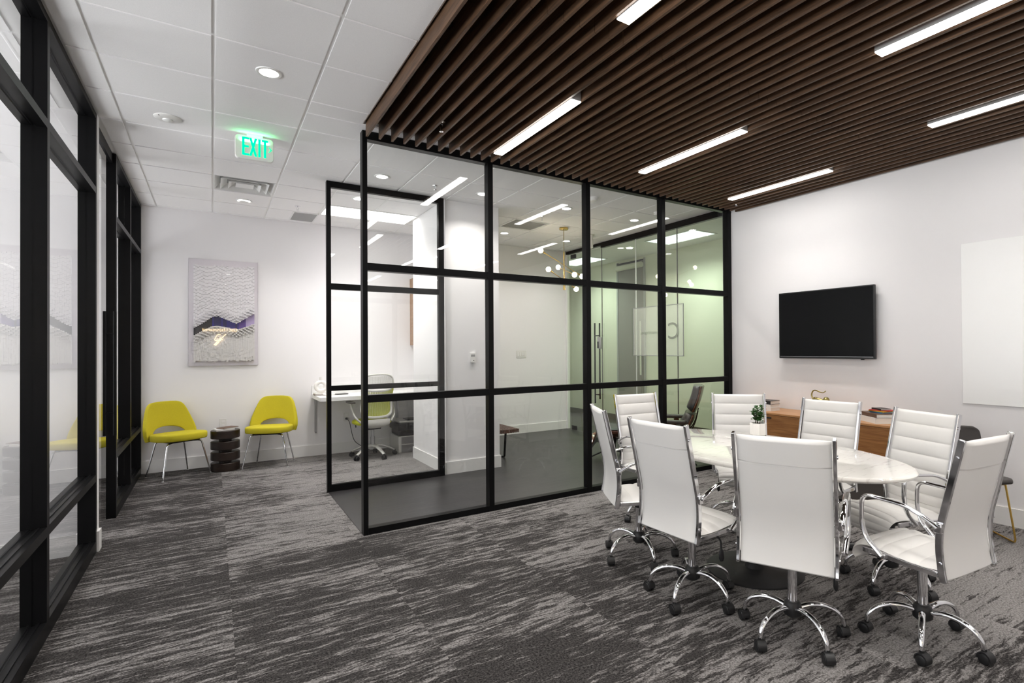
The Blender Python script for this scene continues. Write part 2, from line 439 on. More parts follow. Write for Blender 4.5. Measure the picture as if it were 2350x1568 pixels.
def plate(x0, x1, y0, y1, holes):
    xs = sorted({x0, x1, *[h[0] for h in holes], *[h[1] for h in holes]}); ys = sorted({y0, y1, *[h[2] for h in holes], *[h[3] for h in holes]})
    for i in range(len(xs)-1):
        for j in range(len(ys)-1):
            cx_, cy_ = (xs[i]+xs[i+1])/2, (ys[j]+ys[j+1])/2
            if any(h[0] < cx_ < h[1] and h[2] < cy_ < h[3] for h in holes): continue
            if x0 < cx_ < x1 and y0 < cy_ < y1: b.box(xs[i], xs[i+1], ys[j], ys[j+1], H+0.004, H+0.03)
holes = [(GX+i*GT+.012, GX+(i+1)*GT-.012, GY+j*GT+.012, GY+(j+1)*GT-.012) for i, j in skip_cells if i != 4]
holes.append((GX+4*GT-.012, GX+5*GT-.012, GY+6*GT+.012, GY+7*GT-.012))
holes.append((1.0, XR, YF, 4.40))
plate(-4.2, XR, YF, YB, holes)
struct(b.build('ceiling', m_grid, smooth=0))
struct(box('ceiling', m_slatback, 0.95, XR+0.1, YF, 4.46, H+0.045, H+0.08))
struct(box('ceiling', m_ceil, XR, 7.1, 3.9, 10.9, H+0.002, H+0.05))
struct(box('ceiling', m_grid, -4.2, XR+0.1, YF, YB+.1, H+0.30, H+0.33))

# walls
b = MB(); b.box(-4.3, 7.2, YB, YB+0.12, 0, H+0.3)
# the far wall stops at the glass wall; beyond it the green office runs deeper
b = MB(); b.box(-4.3, XR+0.06, YB, YB+0.12, 0, H+0.3); struct(b.build('wall_back', m_wall, smooth=0))
struct(box('wall_right', m_wall, XR, XR+0.12, YF, 4.56, 0, H+0.3))
struct(box('wall_front', m_wall, -4.3, XR+0.1, YF-0.12, YF, 0, H+0.3))
FILL_WIN = [(-1.75, 1.45), (1.75, 4.95), (5.65, 8.05)]  # windows added out of view so daylight lifts the ceiling and far wall
b = MB(); b.box(-4.32, -4.2, YF, YB, 0, 0.35); b.box(-4.32, -4.2, YF, YB, 3.05, H+0.3)
for ya, yb in ((YF, -1.75), (1.45, 1.75), (4.95, 5.65), (8.05, YB)): b.box(-4.32, -4.2, ya, yb, 0.35, 3.05)
struct(b.build('wall_left', m_wall, smooth=0))
for k, (ya, yb) in enumerate(FILL_WIN):
    b = MB(); n = 3
    for i in range(n+1): y = ya+(yb-ya-.04)*i/n; b.box(-4.29, -4.23, y, y+.04, 0.35, 3.05)
    for z in (0.35, 3.01): b.box(-4.285, -4.235, ya+.04, yb-.04, z, z+.04)
    struct(b.build('window_%d' % (k+2), m_black, smooth=0))  # frame of an added, unseen fill window
    l = area('daylight_portal', None, (-4.33, (ya+yb)/2, 1.70), 2.7, yb-ya, 1.0); l.rotation_euler = (0, R(-90), 0); l.data.cycles.is_portal = True
b = MB(); b.box(-4.2, XL+0.0, 5.295, 5.375, 0, H+0.02); struct(b.build('wall_left_divider', m_wall, smooth=0))
b = MB()
b.prism([(2.315, 6.105), (3.02, 6.105), (3.02, YB), (2.92, YB), (2.92, 7.33), (2.315, 7.33)], 0, H+0.02)
struct(b.build('wall_pillar', m_wall, smooth=0))
# green office shell
struct(box('wall_office_far', m_cream, 7.0, 7.12, 3.9, 10.9, 0, H+0.05))
struct(box('wall_office_near', m_cream, XR+0.12, 7.0, 3.8, 3.9, 0, H+0.05))
struct(box('wall_office_back', m_cream, XR+0.06, 7.0, 10.8, 10.9, 0, H+0.05))
struct(box('wall_office_side', m_cream, XR+0.0, XR+0.06, YB+0.12, 10.8, 0, H+0.05))

# baseboards
BB = 0.15
def bb(name, x0, x1, y0, y1, m=m_trimw, h=BB):
    struct(box(name, m, x0, x1, y0, y1, 0.0, h))
bb('baseboard_back', XL, 2.92, YB-0.014, YB)
bb('baseboard_back', 3.034, XR, YB-0.014, YB)
bb('baseboard_right', XR-0.014, XR, YF, 4.47)
bb('baseboard_front', -4.2, XR, YF, YF+0.014)
b = MB(); b.box(2.301, 3.034, 6.091, 6.105, 0, BB); b.box(3.02, 3.034, 6.105, YB-0.014, 0, BB); b.box(2.301, 2.315, 6.16, 7.344, 0, BB)
b.box(2.301, 2.92, 7.33, 7.344, 0, BB)
struct(b.build('baseboard_pillar', m_trimw, smooth=0))
b = MB(); b.box(-4.2, -0.706, 5.281, 5.295, 0, BB); b.box(XL, -0.706, 5.295, 5.375, 0, BB); b.box(-4.2, -0.706, 5.375, 5.389, 0, BB)
struct(b.build('baseboard_left', m_trimw, smooth=0))
bb('baseboard_office', 6.986, 7.0, 3.9, 7.78, m_taupe, 0.11)
bb('baseboard_office', 6.986, 7.0, 8.64, 10.8, m_taupe, 0.11)

# office window with roller blind (floor-to-ceiling grey opening)
wd = box('window_1', m_greyscreen, 6.985, 7.0, 7.80, 8.62, 0.0, 3.22); struct(wd)
box('window_frame', m_greytile, 6.97, 7.0, 8.60, 8.64, 0, 3.24, wd)
box('window_frame', m_greytile, 6.97, 7.0, 7.78, 7.81, 0, 3.24, wd)
rb = MB(); rb.sweep([(6.93, 7.82, 3.11), (6.93, 8.58, 3.11)], 0.055, n=14); rb.build('blind_roller', m_cream, wd)
box('blind_rail', m_black, 6.95, 6.985, 7.81, 8.60, 3.19, 3.215, wd)
box('pull_bar', m_cream, 6.95, 6.97, 7.88, 7.91, 0.96, 2.01, wd)

# ================================================================== LIGHT FIXTURES
# ---- recessed downlights
def downlight(x, y, label, power=P_DOWN, r=0.055, col=(1, 0.96, 0.91), z=H):
    t = thing('downlight', label, 'ceiling light', (x, y, z), 0, 'round recessed downlights')
    b = MB(); b.lathe([(r, -0.0085), (r+.010, -0.011), (r+.018, -0.009), (r+.021, -0.003), (r, -0.003)], n=32, cap=False); b.build('trim_ring', m_white, t)
    b = MB(); b.lathe([(r+.001, -0.0075), (r+.001, -0.003)], n=32); b.build('lens', m_lens, t)
    a = area('lamp', t, (0, 0, -0.0082), 2*r, 2*r, power, col, 130, 'DISK')
    return t
DL = [(0.304, 3.89, 'round downlight left of the slatted wood ceiling, nearest the viewer'),
      (1.457, 5.62, 'round downlight behind the first glass pane, leftmost inside the glass vestibule'),
      (2.59, 5.64, 'round downlight just left of the second partition post, in front of the white pillar'),
      (3.764, 5.665, 'round downlight in the third pane, right of the chandelier top and nearer'),
      (4.915, 5.685, 'round downlight furthest right under the white vestibule ceiling'),
      (3.755, 7.385, 'round downlight below the grey ceiling vent by the far wall'),
      (4.912, 7.40, 'round downlight right behind the chandelier stem'),
      (1.44, 6.60, 'round downlight in the desk nook next to the corner post')]
for x, y, l in DL: downlight(x, y, l)
downlight(0.304, 1.60, 'round downlight overhead in the corridor bay, nearest behind the picture edge')  # unseen corridor downlights added for more bounce light
downlight(0.304, -0.70, 'round downlight behind the viewer in the corridor bay')
downlight(6.22, 7.33, 'round downlight in the green-tinted office between its two ceiling panels', 5.0)
t = thing('spotlight', 'angled white spotlight in the ceiling above the yellow chairs, beyond the air diffuser', 'ceiling light', (0.317, 7.409, H), 0)
b = MB(); b.lathe([(.060, -0.005), (.075, -0.012), (.082, -0.009), (.083, -0.003), (.060, -0.003)], n=32, cap=False); b.build('trim_ring', m_white, t)
b = MB(); b.lathe([(.030, -0.014), (.048, -0.020), (.050, -0.010), (.030, -0.010)], n=24); b.build('gimbal', m_whiteplastic, t)
b = MB(); b.lathe([(.060, -0.006), (.060, -0.003)], n=32); b.build('lens', m_lens, t)
area('lamp', t, (0.0, 0.0, -0.024), 0.07, 0.07, P_DOWN*.7, (1, .96, .91), 120, 'DISK')

# ---- linear lights in the slatted ceiling
ZL = 3.175
def linear(x, y0, label, length=1.19):
    t = thing('linear_light', label, 'ceiling light', (x, y0, ZL), 0, 'linear lights set into the slatted wood ceiling')
    b = MB(); b.box(-0.040, 0.040, 0, length, 0.0, 0.08); b.build('housing', m_greytile, t, smooth=0)
    b = MB(); b.box(-0.039, 0.039, 0.002, length-0.002, -0.007, 0.0); b.build('lens', m_lens, t, smooth=0)
    area('lamp', t, (0, length/2, -0.0085), 0.074, length-0.01, P_LINEAR, (1, 0.955, 0.90), 100)
    return t
LIN = [(2.052, 2.96, 'linear light nearest the corner post, first of the far row'),
       (3.432, 2.67, 'middle linear light of the far row, above the table'),
       (4.905, 2.83, 'linear light of the far row closest to the television wall'),
       (1.757, 0.92, 'near linear light cut off by the top edge, upper centre'),
       (3.185, 0.36, 'long near linear light reaching the top right corner'),
       (4.565, 0.66, 'near linear light leaving the right edge, above the whiteboard wall'),
       (1.757, -1.35, 'leftmost linear light behind the viewer'), (3.185, -1.55, 'middle linear light behind the viewer'), (4.565, -1.45, 'rightmost linear light behind the viewer')]
for x, y, l in LIN: linear(x, y, l)

# ---- troffers
def troffer(x0, x1, y0, y1, label, power, col, lens, cells=None):
    t = thing('troffer_light', label, 'ceiling light', ((x0+x1)/2, (y0+y1)/2, H), 0)
    hx, hy = (x1-x0)/2, (y1-y0)/2
    b = MB()
    for a in ((-hx, hx, -hy, -hy+.02), (-hx, hx, hy-.02, hy), (-hx, -hx+.02, -hy+.02, hy-.02), (hx-.02, hx, -hy+.02, hy-.02)): b.box(*a, -0.010, 0.0)
    b.build('frame', m_white, t, smooth=0)
    b = MB(); b.box(-hx+.02, hx-.02, -hy+.02, hy-.02, -0.004, 0.0); b.build('lens', lens, t, smooth=0)
    if cells:
        b = MB(); nx, ny = cells
        for i in range(1, nx): b.box(-hx+2*hx*i/nx-.004, -hx+2*hx*i/nx+.004, -hy+.02, hy-.02, -0.012, -0.004)
        for j in range(1, ny): b.box(-hx+.02, hx-.02, -hy+2*hy*j/ny-.004, -hy+2*hy*j/ny+.004, -0.012, -0.004)
        b.build('louver', m_whiteplastic, t, smooth=0)
    area('lamp', t, (0, 0, -0.0045), 2*hx-.05, 2*hy-.05, power, col, 120)
troffer(1.158+.01, 2.309-.01, 7.055+.01, 7.63-.01, 'bright rectangular ceiling panel over the desk nook', P_TROFFER*1.15, (1, 0.97, 0.95), m_lensp)
troffer(6.05, 6.60, 5.66, 6.74, 'gridded ceiling panel in the green-tinted office, nearer one', P_TROFFER*2.3, (0.85, 0.97, 0.9), m_lensg, (3, 6))
troffer(6.05, 6.60, 8.45, 9.55, 'gridded ceiling panel in the green-tinted office, far one behind the partition post', P_TROFFER*2.0, (0.85, 0.97, 0.9), m_lensg, (3, 6))
troffer(-3.2, -2.1, 2.5, 3.05, 'ceiling panel in the room behind the black framed glazing', P_TROFFER*1.5, (1, 0.97, 0.92), m_lensp)

# ---- slatted wood ceiling
t = thing('slatted_ceiling', 'dark walnut slatted ceiling hung over the meeting table', 'slatted ceiling', (1.02, 4.38, H))
b = MB(); x = 1.02; k = 0
lights = [(2.052, 2.96, 4.15), (3.432, 2.67, 3.86), (4.905, 2.83, 4.02)]
while x < XR-0.01:
    # each slat is a run of boards butted end to end
    dx = random.uniform(-.0007, .0007)
    b.box(x-1.02-0.008, x-1.02+0.008, YF-4.38+0.01, -2.105, -0.10, 0.03)
    b.box(x-1.02-0.008+dx, x-1.02+0.008+dx, -2.102, 0.0, -0.1+random.uniform(-.001, .001), 0.03)
    x += 0.0983; k += 1
b.build('slat', m_slat, t, smooth=0)
b = MB(); y = -0.30
while y > YF-4.38:
    b.box(-0.01, XR-1.02, y-0.03, y+0.03, 0.012, 0.038); y -= 0.42
b.build('cross_batten', m_black, t, smooth=0)
box('edge_strip', m_greytile, 0.045, 0.06, YF-4.38, -0.02, 0.03, 0.042, t)

# ================================================================== LEFT GLAZED WALL
def frame_wall(name, label, X0, X1, y0, y1, posts, rails, glass_x, mat_glass, rail_d=None):
    t = thing(name, label, 'glazed partition', (XL, y0, 0))
    oy = y0
    for (a, c) in posts: MB().box(X0-XL, X1-XL, a-oy, c-oy, 0, H-0.004).build('post', m_black, t, smooth=0)
    for (z0, z1) in rails:
        b = MB()
        for i in range(len(posts)-1):
            a, c = posts[i][1]-oy, posts[i+1][0]-oy
            b.box(X0-XL, glass_x-XL-.012, a, c, z0, z1)          # outer half
            b.box(glass_x-XL+.012, X1-XL, a, c, z0, z1)          # inner half, leaving the glazing groove
            b.box(glass_x-XL-.012, glass_x-XL+.012, a, c, z0+.006, z1-.006)
            b.box(glass_x-XL+.022, glass_x-XL+.028, a, c, z1, z1+.006)
        b.build('rail', m_black, t, smooth=0)
    zs = [r for r in rails]
    for i in range(len(posts)-1):
        a, c = posts[i][1]-oy, posts[i+1][0]-oy
        for j in range(len(zs)-1):
            MB().box(glass_x-XL-.004, glass_x-XL+.004, a, c, zs[j][1]-.004, zs[j+1][0]+.004).build('glass_pane', mat_glass, t, smooth=0)
    return t
LR = [(0.0, 0.086), (0.528, 0.58), (2.675, 2.722), (3.235, H-.005)]
frame_wall('glazed_partition', 'tall black framed glazed partition along the left edge, nearest the viewer', -0.822, XL, -1.97, 5.29,
           [(-1.97, -1.92), (-0.39, -0.34), (1.02, 1.07), (2.43, 2.48), (3.84, 3.89), (5.245, 5.292)], LR, -0.775, m_glass)
frame_wall('glazed_partition', 'black framed glazed partition left of the yellow chairs, beyond the glass door', -0.822, XL, 6.25, YB,
           [(6.25, 6.30), (7.27, 7.32), (YB-.05, YB-.002)], LR, -0.775, m_glass)
# glass door between the two
t = thing('glass_door', 'frameless glass door between the two black glazed partitions', 'door', (-0.76, 5.40, 0))
MB().box(-.005, .005, 0, 0.84, 0.012, 3.17).build('glass_pane', m_glass, t, smooth=0)
box('patch_fitting', m_black, -.014, .014, 0.0, 0.16, 0.008, 0.085, t)
box('patch_fitting', m_black, -.014, .014, 0.0, 0.16, 3.10, 3.18, t)
b = MB(); b.sweep([(0.04, .77, .75), (0.04, .77, 1.85)], 0.012); b.sweep([(0.04, .77, .95), (0.005, .77, .95)], .007); b.sweep([(0.04, .77, 1.65), (0.005, .77, 1.65)], .007)
b.build('pull_handle', m_black, t)
struct(box('door_1', m_black, -0.80, -0.745, 5.377, 6.248, 3.19, H-0.004))

# ================================================================== MAIN PARTITION
def part_wall(name, label, y0, posts, rails, d=0.08):
    t = thing(name, label, 'glazed partition', (XN, y0, 0))
    for (a, c) in posts:
        b = MB(); b.box(a-XN, c-XN, 0, d, 0, rails[-1][1]); b.build('post', m_black, t, bevel=.002)
    for (z0, z1) in rails:
        for i in range(len(posts)-1):
            b = MB(); b.box(posts[i][1]-XN, posts[i+1][0]-XN, .004, d-.004, z0, z1); b.build('rail', m_black, t, smooth=0)
    for i in range(len(posts)-1):
        for j in range(len(rails)-1):
            b = MB(); b.box(posts[i][1]-XN-.003, posts[i+1][0]-XN+.003, d/2-.005, d/2+.005, rails[j][1]-.003, rails[j+1][0]+.003)
            b.build('glass_pane', m_glass, t, smooth=0)
    return t
PR = [(0.0, 0.052), (1.066, 1.126), (2.139, 2.200), (3.205, 3.272)]
part_wall('glazed_partition', 'black framed glass partition of four bays in front of the vestibule', YP,
          [(XN, 1.048), (2.117, 2.167), (3.227, 3.282), (4.293, 4.350), (5.425, 5.493)], PR)
part_wall('glazed_partition', 'single bay black framed glass partition in front of the desk nook', YQ,
          [(1.0, 1.042), (2.215, 2.28)], [(0.0, .075), (1.062, 1.115), (2.132, 2.196), (3.21, 3.275)], 0.06)

# ================================================================== GLASS WALL OF THE OFFICE
t = thing('glass_wall', 'frameless green-tinted glass wall with black head channel between vestibule and office', 'glass wall', (XR, 4.58, 0))
oy = 4.58
for a, c, z0 in ((4.59, 5.442, .012), (5.448, 6.33, .012), (6.336, 7.205, .012), (8.14, 8.27, .012)):
    MB().box(-.007, .007, a-oy, c-oy, z0, 3.19).build('glass_pane', m_glassg, t, smooth=0)
box('joint_seal', m_taupe, -.008, .008, 5.441-oy, 5.449-oy, .03, 3.185, t)
box('joint_seal', m_white, -.008, .008, 6.329-oy, 6.337-oy, .03, 3.185, t)
box('joint_seal', m_taupe, -.008, .008, 7.204-oy, 7.211-oy, .03, 3.185, t)
box('head_channel', m_black, -.03, .03, 0.01, 7.20-oy, 3.185, 3.272, t)
box('head_channel', m_black, -.03, .03, 7.21-oy, 8.28-oy, 3.225, 3.272, t)
box('sill_channel', m_black, -.02, .02, 0.01, 7.20-oy, 0.004, 0.03, t)
t = thing('glass_door', 'glass door with long black ladder handle leading into the green-tinted office', 'door', (XR, 7.21, 0))
MB().box(-.006, .006, 0.004, 0.92, 0.012, 3.19).build('glass_pane', m_glassg, t, smooth=0)
box('patch_fitting', m_black, -.016, .016, 0.78, 0.92, 3.13, 3.20, t)
box('patch_fitting', m_black, -.016, .016, 0.78, 0.92, 0.008, 0.08, t)
b = MB()
b.sweep([(-.055, .135, .55), (-.055, .135, 1.915)], .0125); b.sweep([(-.055, .0, .63), (-.055, .0, 1.91)], .0125)
for z in (.70, 1.70): b.sweep([(-.055, .0, z), (-.055, .135, z)], .010)
for z in (.70, 1.70): b.sweep([(-.055, .07, z), (-.006, .07, z)], .010)
b.build('pull_handle', m_black, t)
b = MB(); b.box(-.075, -.035, -.05, .045, 1.48, 1.68); b.build('lock_body', m_steel, t, bevel=.006)
box('lock_keypad', m_plastic, -.079, -.075, .0, .04, 1.49, 1.60, t)
struct(box('wall_right', m_wall, XR-.03, XR+.03, YB-.03, YB, 0, H))

# translucent panel added to imitate the television's mirrored screen in the partition glass
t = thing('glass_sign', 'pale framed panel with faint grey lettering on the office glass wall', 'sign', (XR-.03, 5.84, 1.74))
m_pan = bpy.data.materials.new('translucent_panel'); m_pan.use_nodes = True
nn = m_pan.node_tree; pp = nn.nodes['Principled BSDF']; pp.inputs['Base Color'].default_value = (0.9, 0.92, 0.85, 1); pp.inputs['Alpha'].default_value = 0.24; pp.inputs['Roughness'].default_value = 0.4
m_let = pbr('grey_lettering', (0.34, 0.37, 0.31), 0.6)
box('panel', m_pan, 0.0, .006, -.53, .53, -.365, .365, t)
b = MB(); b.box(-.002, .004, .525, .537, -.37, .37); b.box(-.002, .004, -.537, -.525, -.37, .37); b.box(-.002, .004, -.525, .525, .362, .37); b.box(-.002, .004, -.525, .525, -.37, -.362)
b.build('frame', m_greytile, t, smooth=0)  # edge of the added television reflection panel
text_mesh('lettering', 'C', 0.34, m_let, t, (-.004, -.34, -.02), (R(90), 0, R(90)), .0005)  # part of the added television reflection
text_mesh('lettering', 'ConnectHearor', 0.075, m_let, t, (-.004, .13, -.02), (R(90), 0, R(90)), .0005)  # part of the added television reflection

# ================================================================== CONFERENCE CHAIRS
ZT = 0.82
def rib(s, n, depth):      # channel tufting profile 0..1 -> bulge
    ph = (s*n) % 1.0
    return depth*(max(0.0, math.sin(PI*ph)))**0.36
BACK = [(0, -.214, .42), (0, -.204, .48), (0, -.196, .57), (0, -.203, .67), (0, -.232, .80), (0, -.263, .935), (0, -.294, 1.07)]
def make_chair(label):
    t = thing('conference_chair', label, 'chair', (0, 0, 0), 0, 'white conference chairs around the marble table')
    bp = cr(BACK, 12)
    # back cushion: ribbed in front, smooth behind with a folded top flap
    N_ = len(bp); rows = []; W = 0.212
    def nrm(i):
        a, c = bp[max(i-1, 0)], bp[min(i+1, N_-1)]; tt = (c-a).normalized(); return Vector((0, tt.z, -tt.y))
    nx = 12
    ks = [i/(N_-1) for i in range(N_)]
    dense = []
    NS = 190
    for q in range(NS+1):
        f = q/NS*(N_-1); i = min(int(f), N_-2); fr = f-i
        p = bp[i].lerp(bp[i+1], fr); n = nrm(i).lerp(nrm(i+1), fr).normalized()
        if n.y < 0: n = -n
        dense.append((p, n, q/NS))
    front, rear = [], []
    for p, n, s in dense:
        endf = min(1.0, math.sqrt(max(0, min(s, 1-s))/.03)) if min(s, 1-s) < .03 else 1.0
        fr_, rr_ = [], []
        for k in range(nx+1):
            u = -1+2*k/nx; e = (1-abs(u)**8)
            x = u*W
            tf = (.008+.014*(rib(s, 9.0, 1.0)))*e*endf
            tr = (.013+(.007 if s > .842 else 0)-(.004 if .832 < s < .842 else 0)+.004*(1-u*u)+.0012*math.sin(23*u+9*s)*math.sin(14*s)*abs(u)**3)*e*endf
            fr_.append(p+n*tf+Vector((x, 0, 0))); rr_.append(p-n*tr+Vector((x, 0, 0)))
        front.append(fr_); rear.append(rr_)
    b = MB(); rows = [f+r[::-1] for f, r in zip(front, rear)]
    b.grid(rows, True)
    n2 = 2*(nx+1); L0 = (len(rows)-1)*n2
    b.add([], []) ; b.f += [tuple(range(n2))[::-1], tuple(L0+i for i in range(n2))]; b.mi += [0, 0]
    b.build('backrest', m_leather, t, smooth=50)
    for sx in (-1, 1):
        b = MB(); pts = [p+Vector((sx*.224, 0, 0)) for p in bp]
        pts[0] = pts[0]+Vector((0, 0, -.003)); pts.append(pts[-1]+(pts[-1]-pts[-2]).normalized()*.010)
        b.sweep(pts, .0085, .015, up=(1, 0, 0), sq=True)
        o = b.build('back_post', m_chrome, t, bevel=.003)
        for (z, y) in ((.995, -.277), (.50, -.202)):
            b = MB(); b.sweep([(sx*.232, y, z), (sx*.238, y, z)], .009, n=12); b.build('bolt', m_chrome, o)
    # seat cushion
    sp_ = cr([(0, -.185, .462), (0, -.08, .455), (0, .03, .462), (0, .12, .470), (0, .185, .464), (0, .224, .438), (0, .234, .408), (0, .216, .386)], 14)
    ds = []
    for q in range(151):
        f = q/150*(len(sp_)-1); i = min(int(f), len(sp_)-2); p = sp_[i].lerp(sp_[i+1], f-i)
        a, c = sp_[max(i-1, 0)], sp_[min(i+2, len(sp_)-1)]; tt = (c-a).normalized(); n = Vector((0, -tt.z, tt.y))
        if n.z < 0 and q < 100: n = -n
        if q >= 100 and n.y < 0: n = -n
        ds.append((p, n, q/150))
    rows = []
    for p, n, s in ds:
        endf = math.sqrt(min(1, min(s, 1-s)/.03)); A, B_ = [], []
        for k in range(nx+1):
            u = -1+2*k/nx; e = 1-abs(u)**8; x = u*.214
            A.append(p+n*(.010+.013*rib(s, 8.0, 1.0)+.006*(1-u*u))*e*endf+Vector((x, 0, 0)))
            B_.append(p-n*.024*e*endf+Vector((x, 0, 0)))
        rows.append(A+B_[::-1])
    b = MB(); b.grid(rows, True); L0 = (len(rows)-1)*n2
    b.f += [tuple(range(n2))[::-1], tuple(L0+i for i in range(n2))]; b.mi += [0, 0]
    b.build('seat', m_leather, t, smooth=50)
    for sx in (-1, 1):
        b = MB(); b.sweep(cr([(sx*.222, -.19, .446), (sx*.222, -.05, .446), (sx*.222, .10, .452), (sx*.222, .17, .450)], 5), .007, .013, up=(1, 0, 0), sq=True)
        b.build('seat_rail', m_chrome, t, bevel=.003)
        # loop armrest
        pts = rounded([(sx*.242, -.200, .668), (sx*.248, -.150, .700), (sx*.250, -.06, .735), (sx*.250, .155, .745), (sx*.250, .158, .60), (sx*.248, .135, .52), (sx*.240, .060, .450)], .055, 7)
        b = MB(); b.sweep(pts, .015, .0095, up=(1, 0, 0), n=12)
        o = b.build('armrest', m_chrome, t)
        b = MB(); b.box(sx*.236-.011, sx*.236+.011, -.217, -.183, .642, .690); b.build('bracket', m_chrome, o, bevel=.005)
        b = MB(); b.box(sx*.232-.011, sx*.232+.011, .045, .090, .438, .462); b.build('bracket', m_chrome, o, bevel=.004)
    # mechanism, column, base
    b = MB(); b.box(-.075, .075, -.10, .11, .385, .432); b.box(-.20, .20, -.075, -.045, .420, .436); b.box(-.20, .20, .055, .085, .420, .436)
    b.build('mechanism', m_plastic, t, bevel=.006)
    b = MB(); b.lathe([(.028, .355), (.028, .40)], n=20); b.build('collar', m_plastic, t)
    b = MB(); b.lathe([(.024, .350), (.027, .356), (.027, .388)], 0, .125, 16); b.build('tension_knob', m_plastic, t)
    b = MB(); b.lathe([(.0235, .165), (.0235, .36)], n=24); b.build('gas_column', m_chrome, t)
    b = MB(); b.lathe([(.030, .185), (.040, .175), (.047, .150), (.045, .118), (.030, .105)], n=24); b.build('hub', m_plastic, t)
    o = None
    b = MB(); b.sweep(rounded([(.05, .02, .408), (.175, .02, .402), (.197, .02, .385), (.200, .02, .335)], .02), .0055, n=8); o = b.build('height_lever', m_plastic, t)
    b = MB(); b.sweep([(.200, .02, .340), (.200, .02, .325), (.201, .02, .290), (.202, .02, .272)], [.008, .016, .021, .012], [.006, .010, .013, .008], up=(0, 1, 0), n=12); b.build('paddle', m_plastic, o)
    lp = cr([(.030, 0, .150), (.09, 0, .166), (.155, 0, .163), (.212, 0, .138), (.246, 0, .100), (.256, 0, .062)], 5)
    n_ = len(lp)
    for k in range(5):
        b = MB(); b.sweep(lp, [.0175-.006*i/(n_-1) for i in range(n_)], [.0135-.004*i/(n_-1) for i in range(n_)], up=(0, 1, 0), n=12)
        leg = b.build('leg', m_chrome, t)
        b = MB()
        for sy in (-1, 1):
            b.sweep([(.262, sy*.004, .026), (.262, sy*.0045, .026), (.262, sy*.018, .026), (.262, sy*.023, .026), (.262, sy*.0255, .026), (.262, sy*.026, .026)], [.018, .0262, .0262, .0235, .017, .004], n=22)
        hood = []
        for i in range(11):
            a = R(-25+215*i/10); hood.append((.262+.0285*math.cos(a), 0, .0275+.0285*math.sin(a)))
        b.sweep(hood, .0215, .003, up=(0, 1, 0), sq=True)
        b.lathe([(.011, .048), (.011, .068)], .262-.006, 0, 12)
        sw = R((25, -40, 60, -15, 95)[k]); c_, s_ = math.cos(sw), math.sin(sw)
        b.v = [(.256+(x-.256)*c_-y*s_, (x-.256)*s_+y*c_, z) for x, y, z in b.v]
        b.build('caster', m_plastic, leg)
        leg.rotation_euler = (0, 0, 2*PI*k/5)
    return t
def set_base(root, world_deg, face_deg):
    k = 0
    for ch in root.children:
        if ch.name.split('.')[0] == 'leg':
            ch.rotation_euler = (0, 0, R(world_deg-face_deg+72*k)); k += 1
CH = [('C7', 2.502, 1.674, -64.1, 34, 'white leather chair nearest the viewer, seen squarely from behind in the middle'),
      ('C8', 2.403, 2.276, -87.9, 56.5, 'white leather chair seen from behind, left neighbour of the nearest middle one'),
      ('C6', 3.012, 1.28, -5.3, 57.7, 'white leather chair in the right foreground, its loop armrest toward the viewer'),
      ('C1', 2.546, 2.92, -115.7, 36, 'white leather chair at the left end seen edge-on, nearest the glass partition'),
      ('C5', 3.563, 1.694, 71.4, 40.5, 'white ribbed chair facing the viewer in front of the charcoal side chair'),
      ('C4', 3.743, 2.337, 92.3, 20, 'white ribbed chair facing the viewer, second from the right, before the brass figurine'),
      ('C3', 3.743, 2.96, 135.1, 50, 'white ribbed chair directly behind the potted plant'),
      ('C2', 3.21, 3.46, 174.7, 15, 'white ribbed chair by the partition post, in front of the brown ottoman')]
proto = None
for nme, x, y, fa, ba, lab in CH:
    if proto is None: proto = make_chair(lab); o = proto
    else: o = dup(proto, (0, 0, 0), 0, lab)
    o.location = (x, y, 0); o.rotation_euler = (0, 0, R(fa)); set_base(o, ba, fa)

# ================================================================== TABLE
t = thing('meeting_table', 'oval white marble meeting table on a black pedestal', 'table', (3.036, 2.314, 0))
b = MB(); prof = [(.93, -.034), (.985, -.030), (1.0, -.018), (1.0, -.010), (.992, -.002), (.975, 0.0)]
rows = []
for r, z in prof: rows.append([(.5415*r*math.cos(2*PI*i/96), .9875*r*math.sin(2*PI*i/96), ZT+z) for i in range(96)])
b.grid(rows, True); b.f += [tuple(range(96))[::-1], tuple(5*96+i for i in range(96))]; b.mi += [0, 0]
b.build('tabletop', m_marble, t, smooth=40)
b = MB(); b.lathe([(.312, 0), (.312, .008), (.305, .013), (.10, .016), (.062, .022), (.055, .05), (.055, .74), (.10, .77), (.28, .784)], n=64); b.build('pedestal', m_blackm, t)
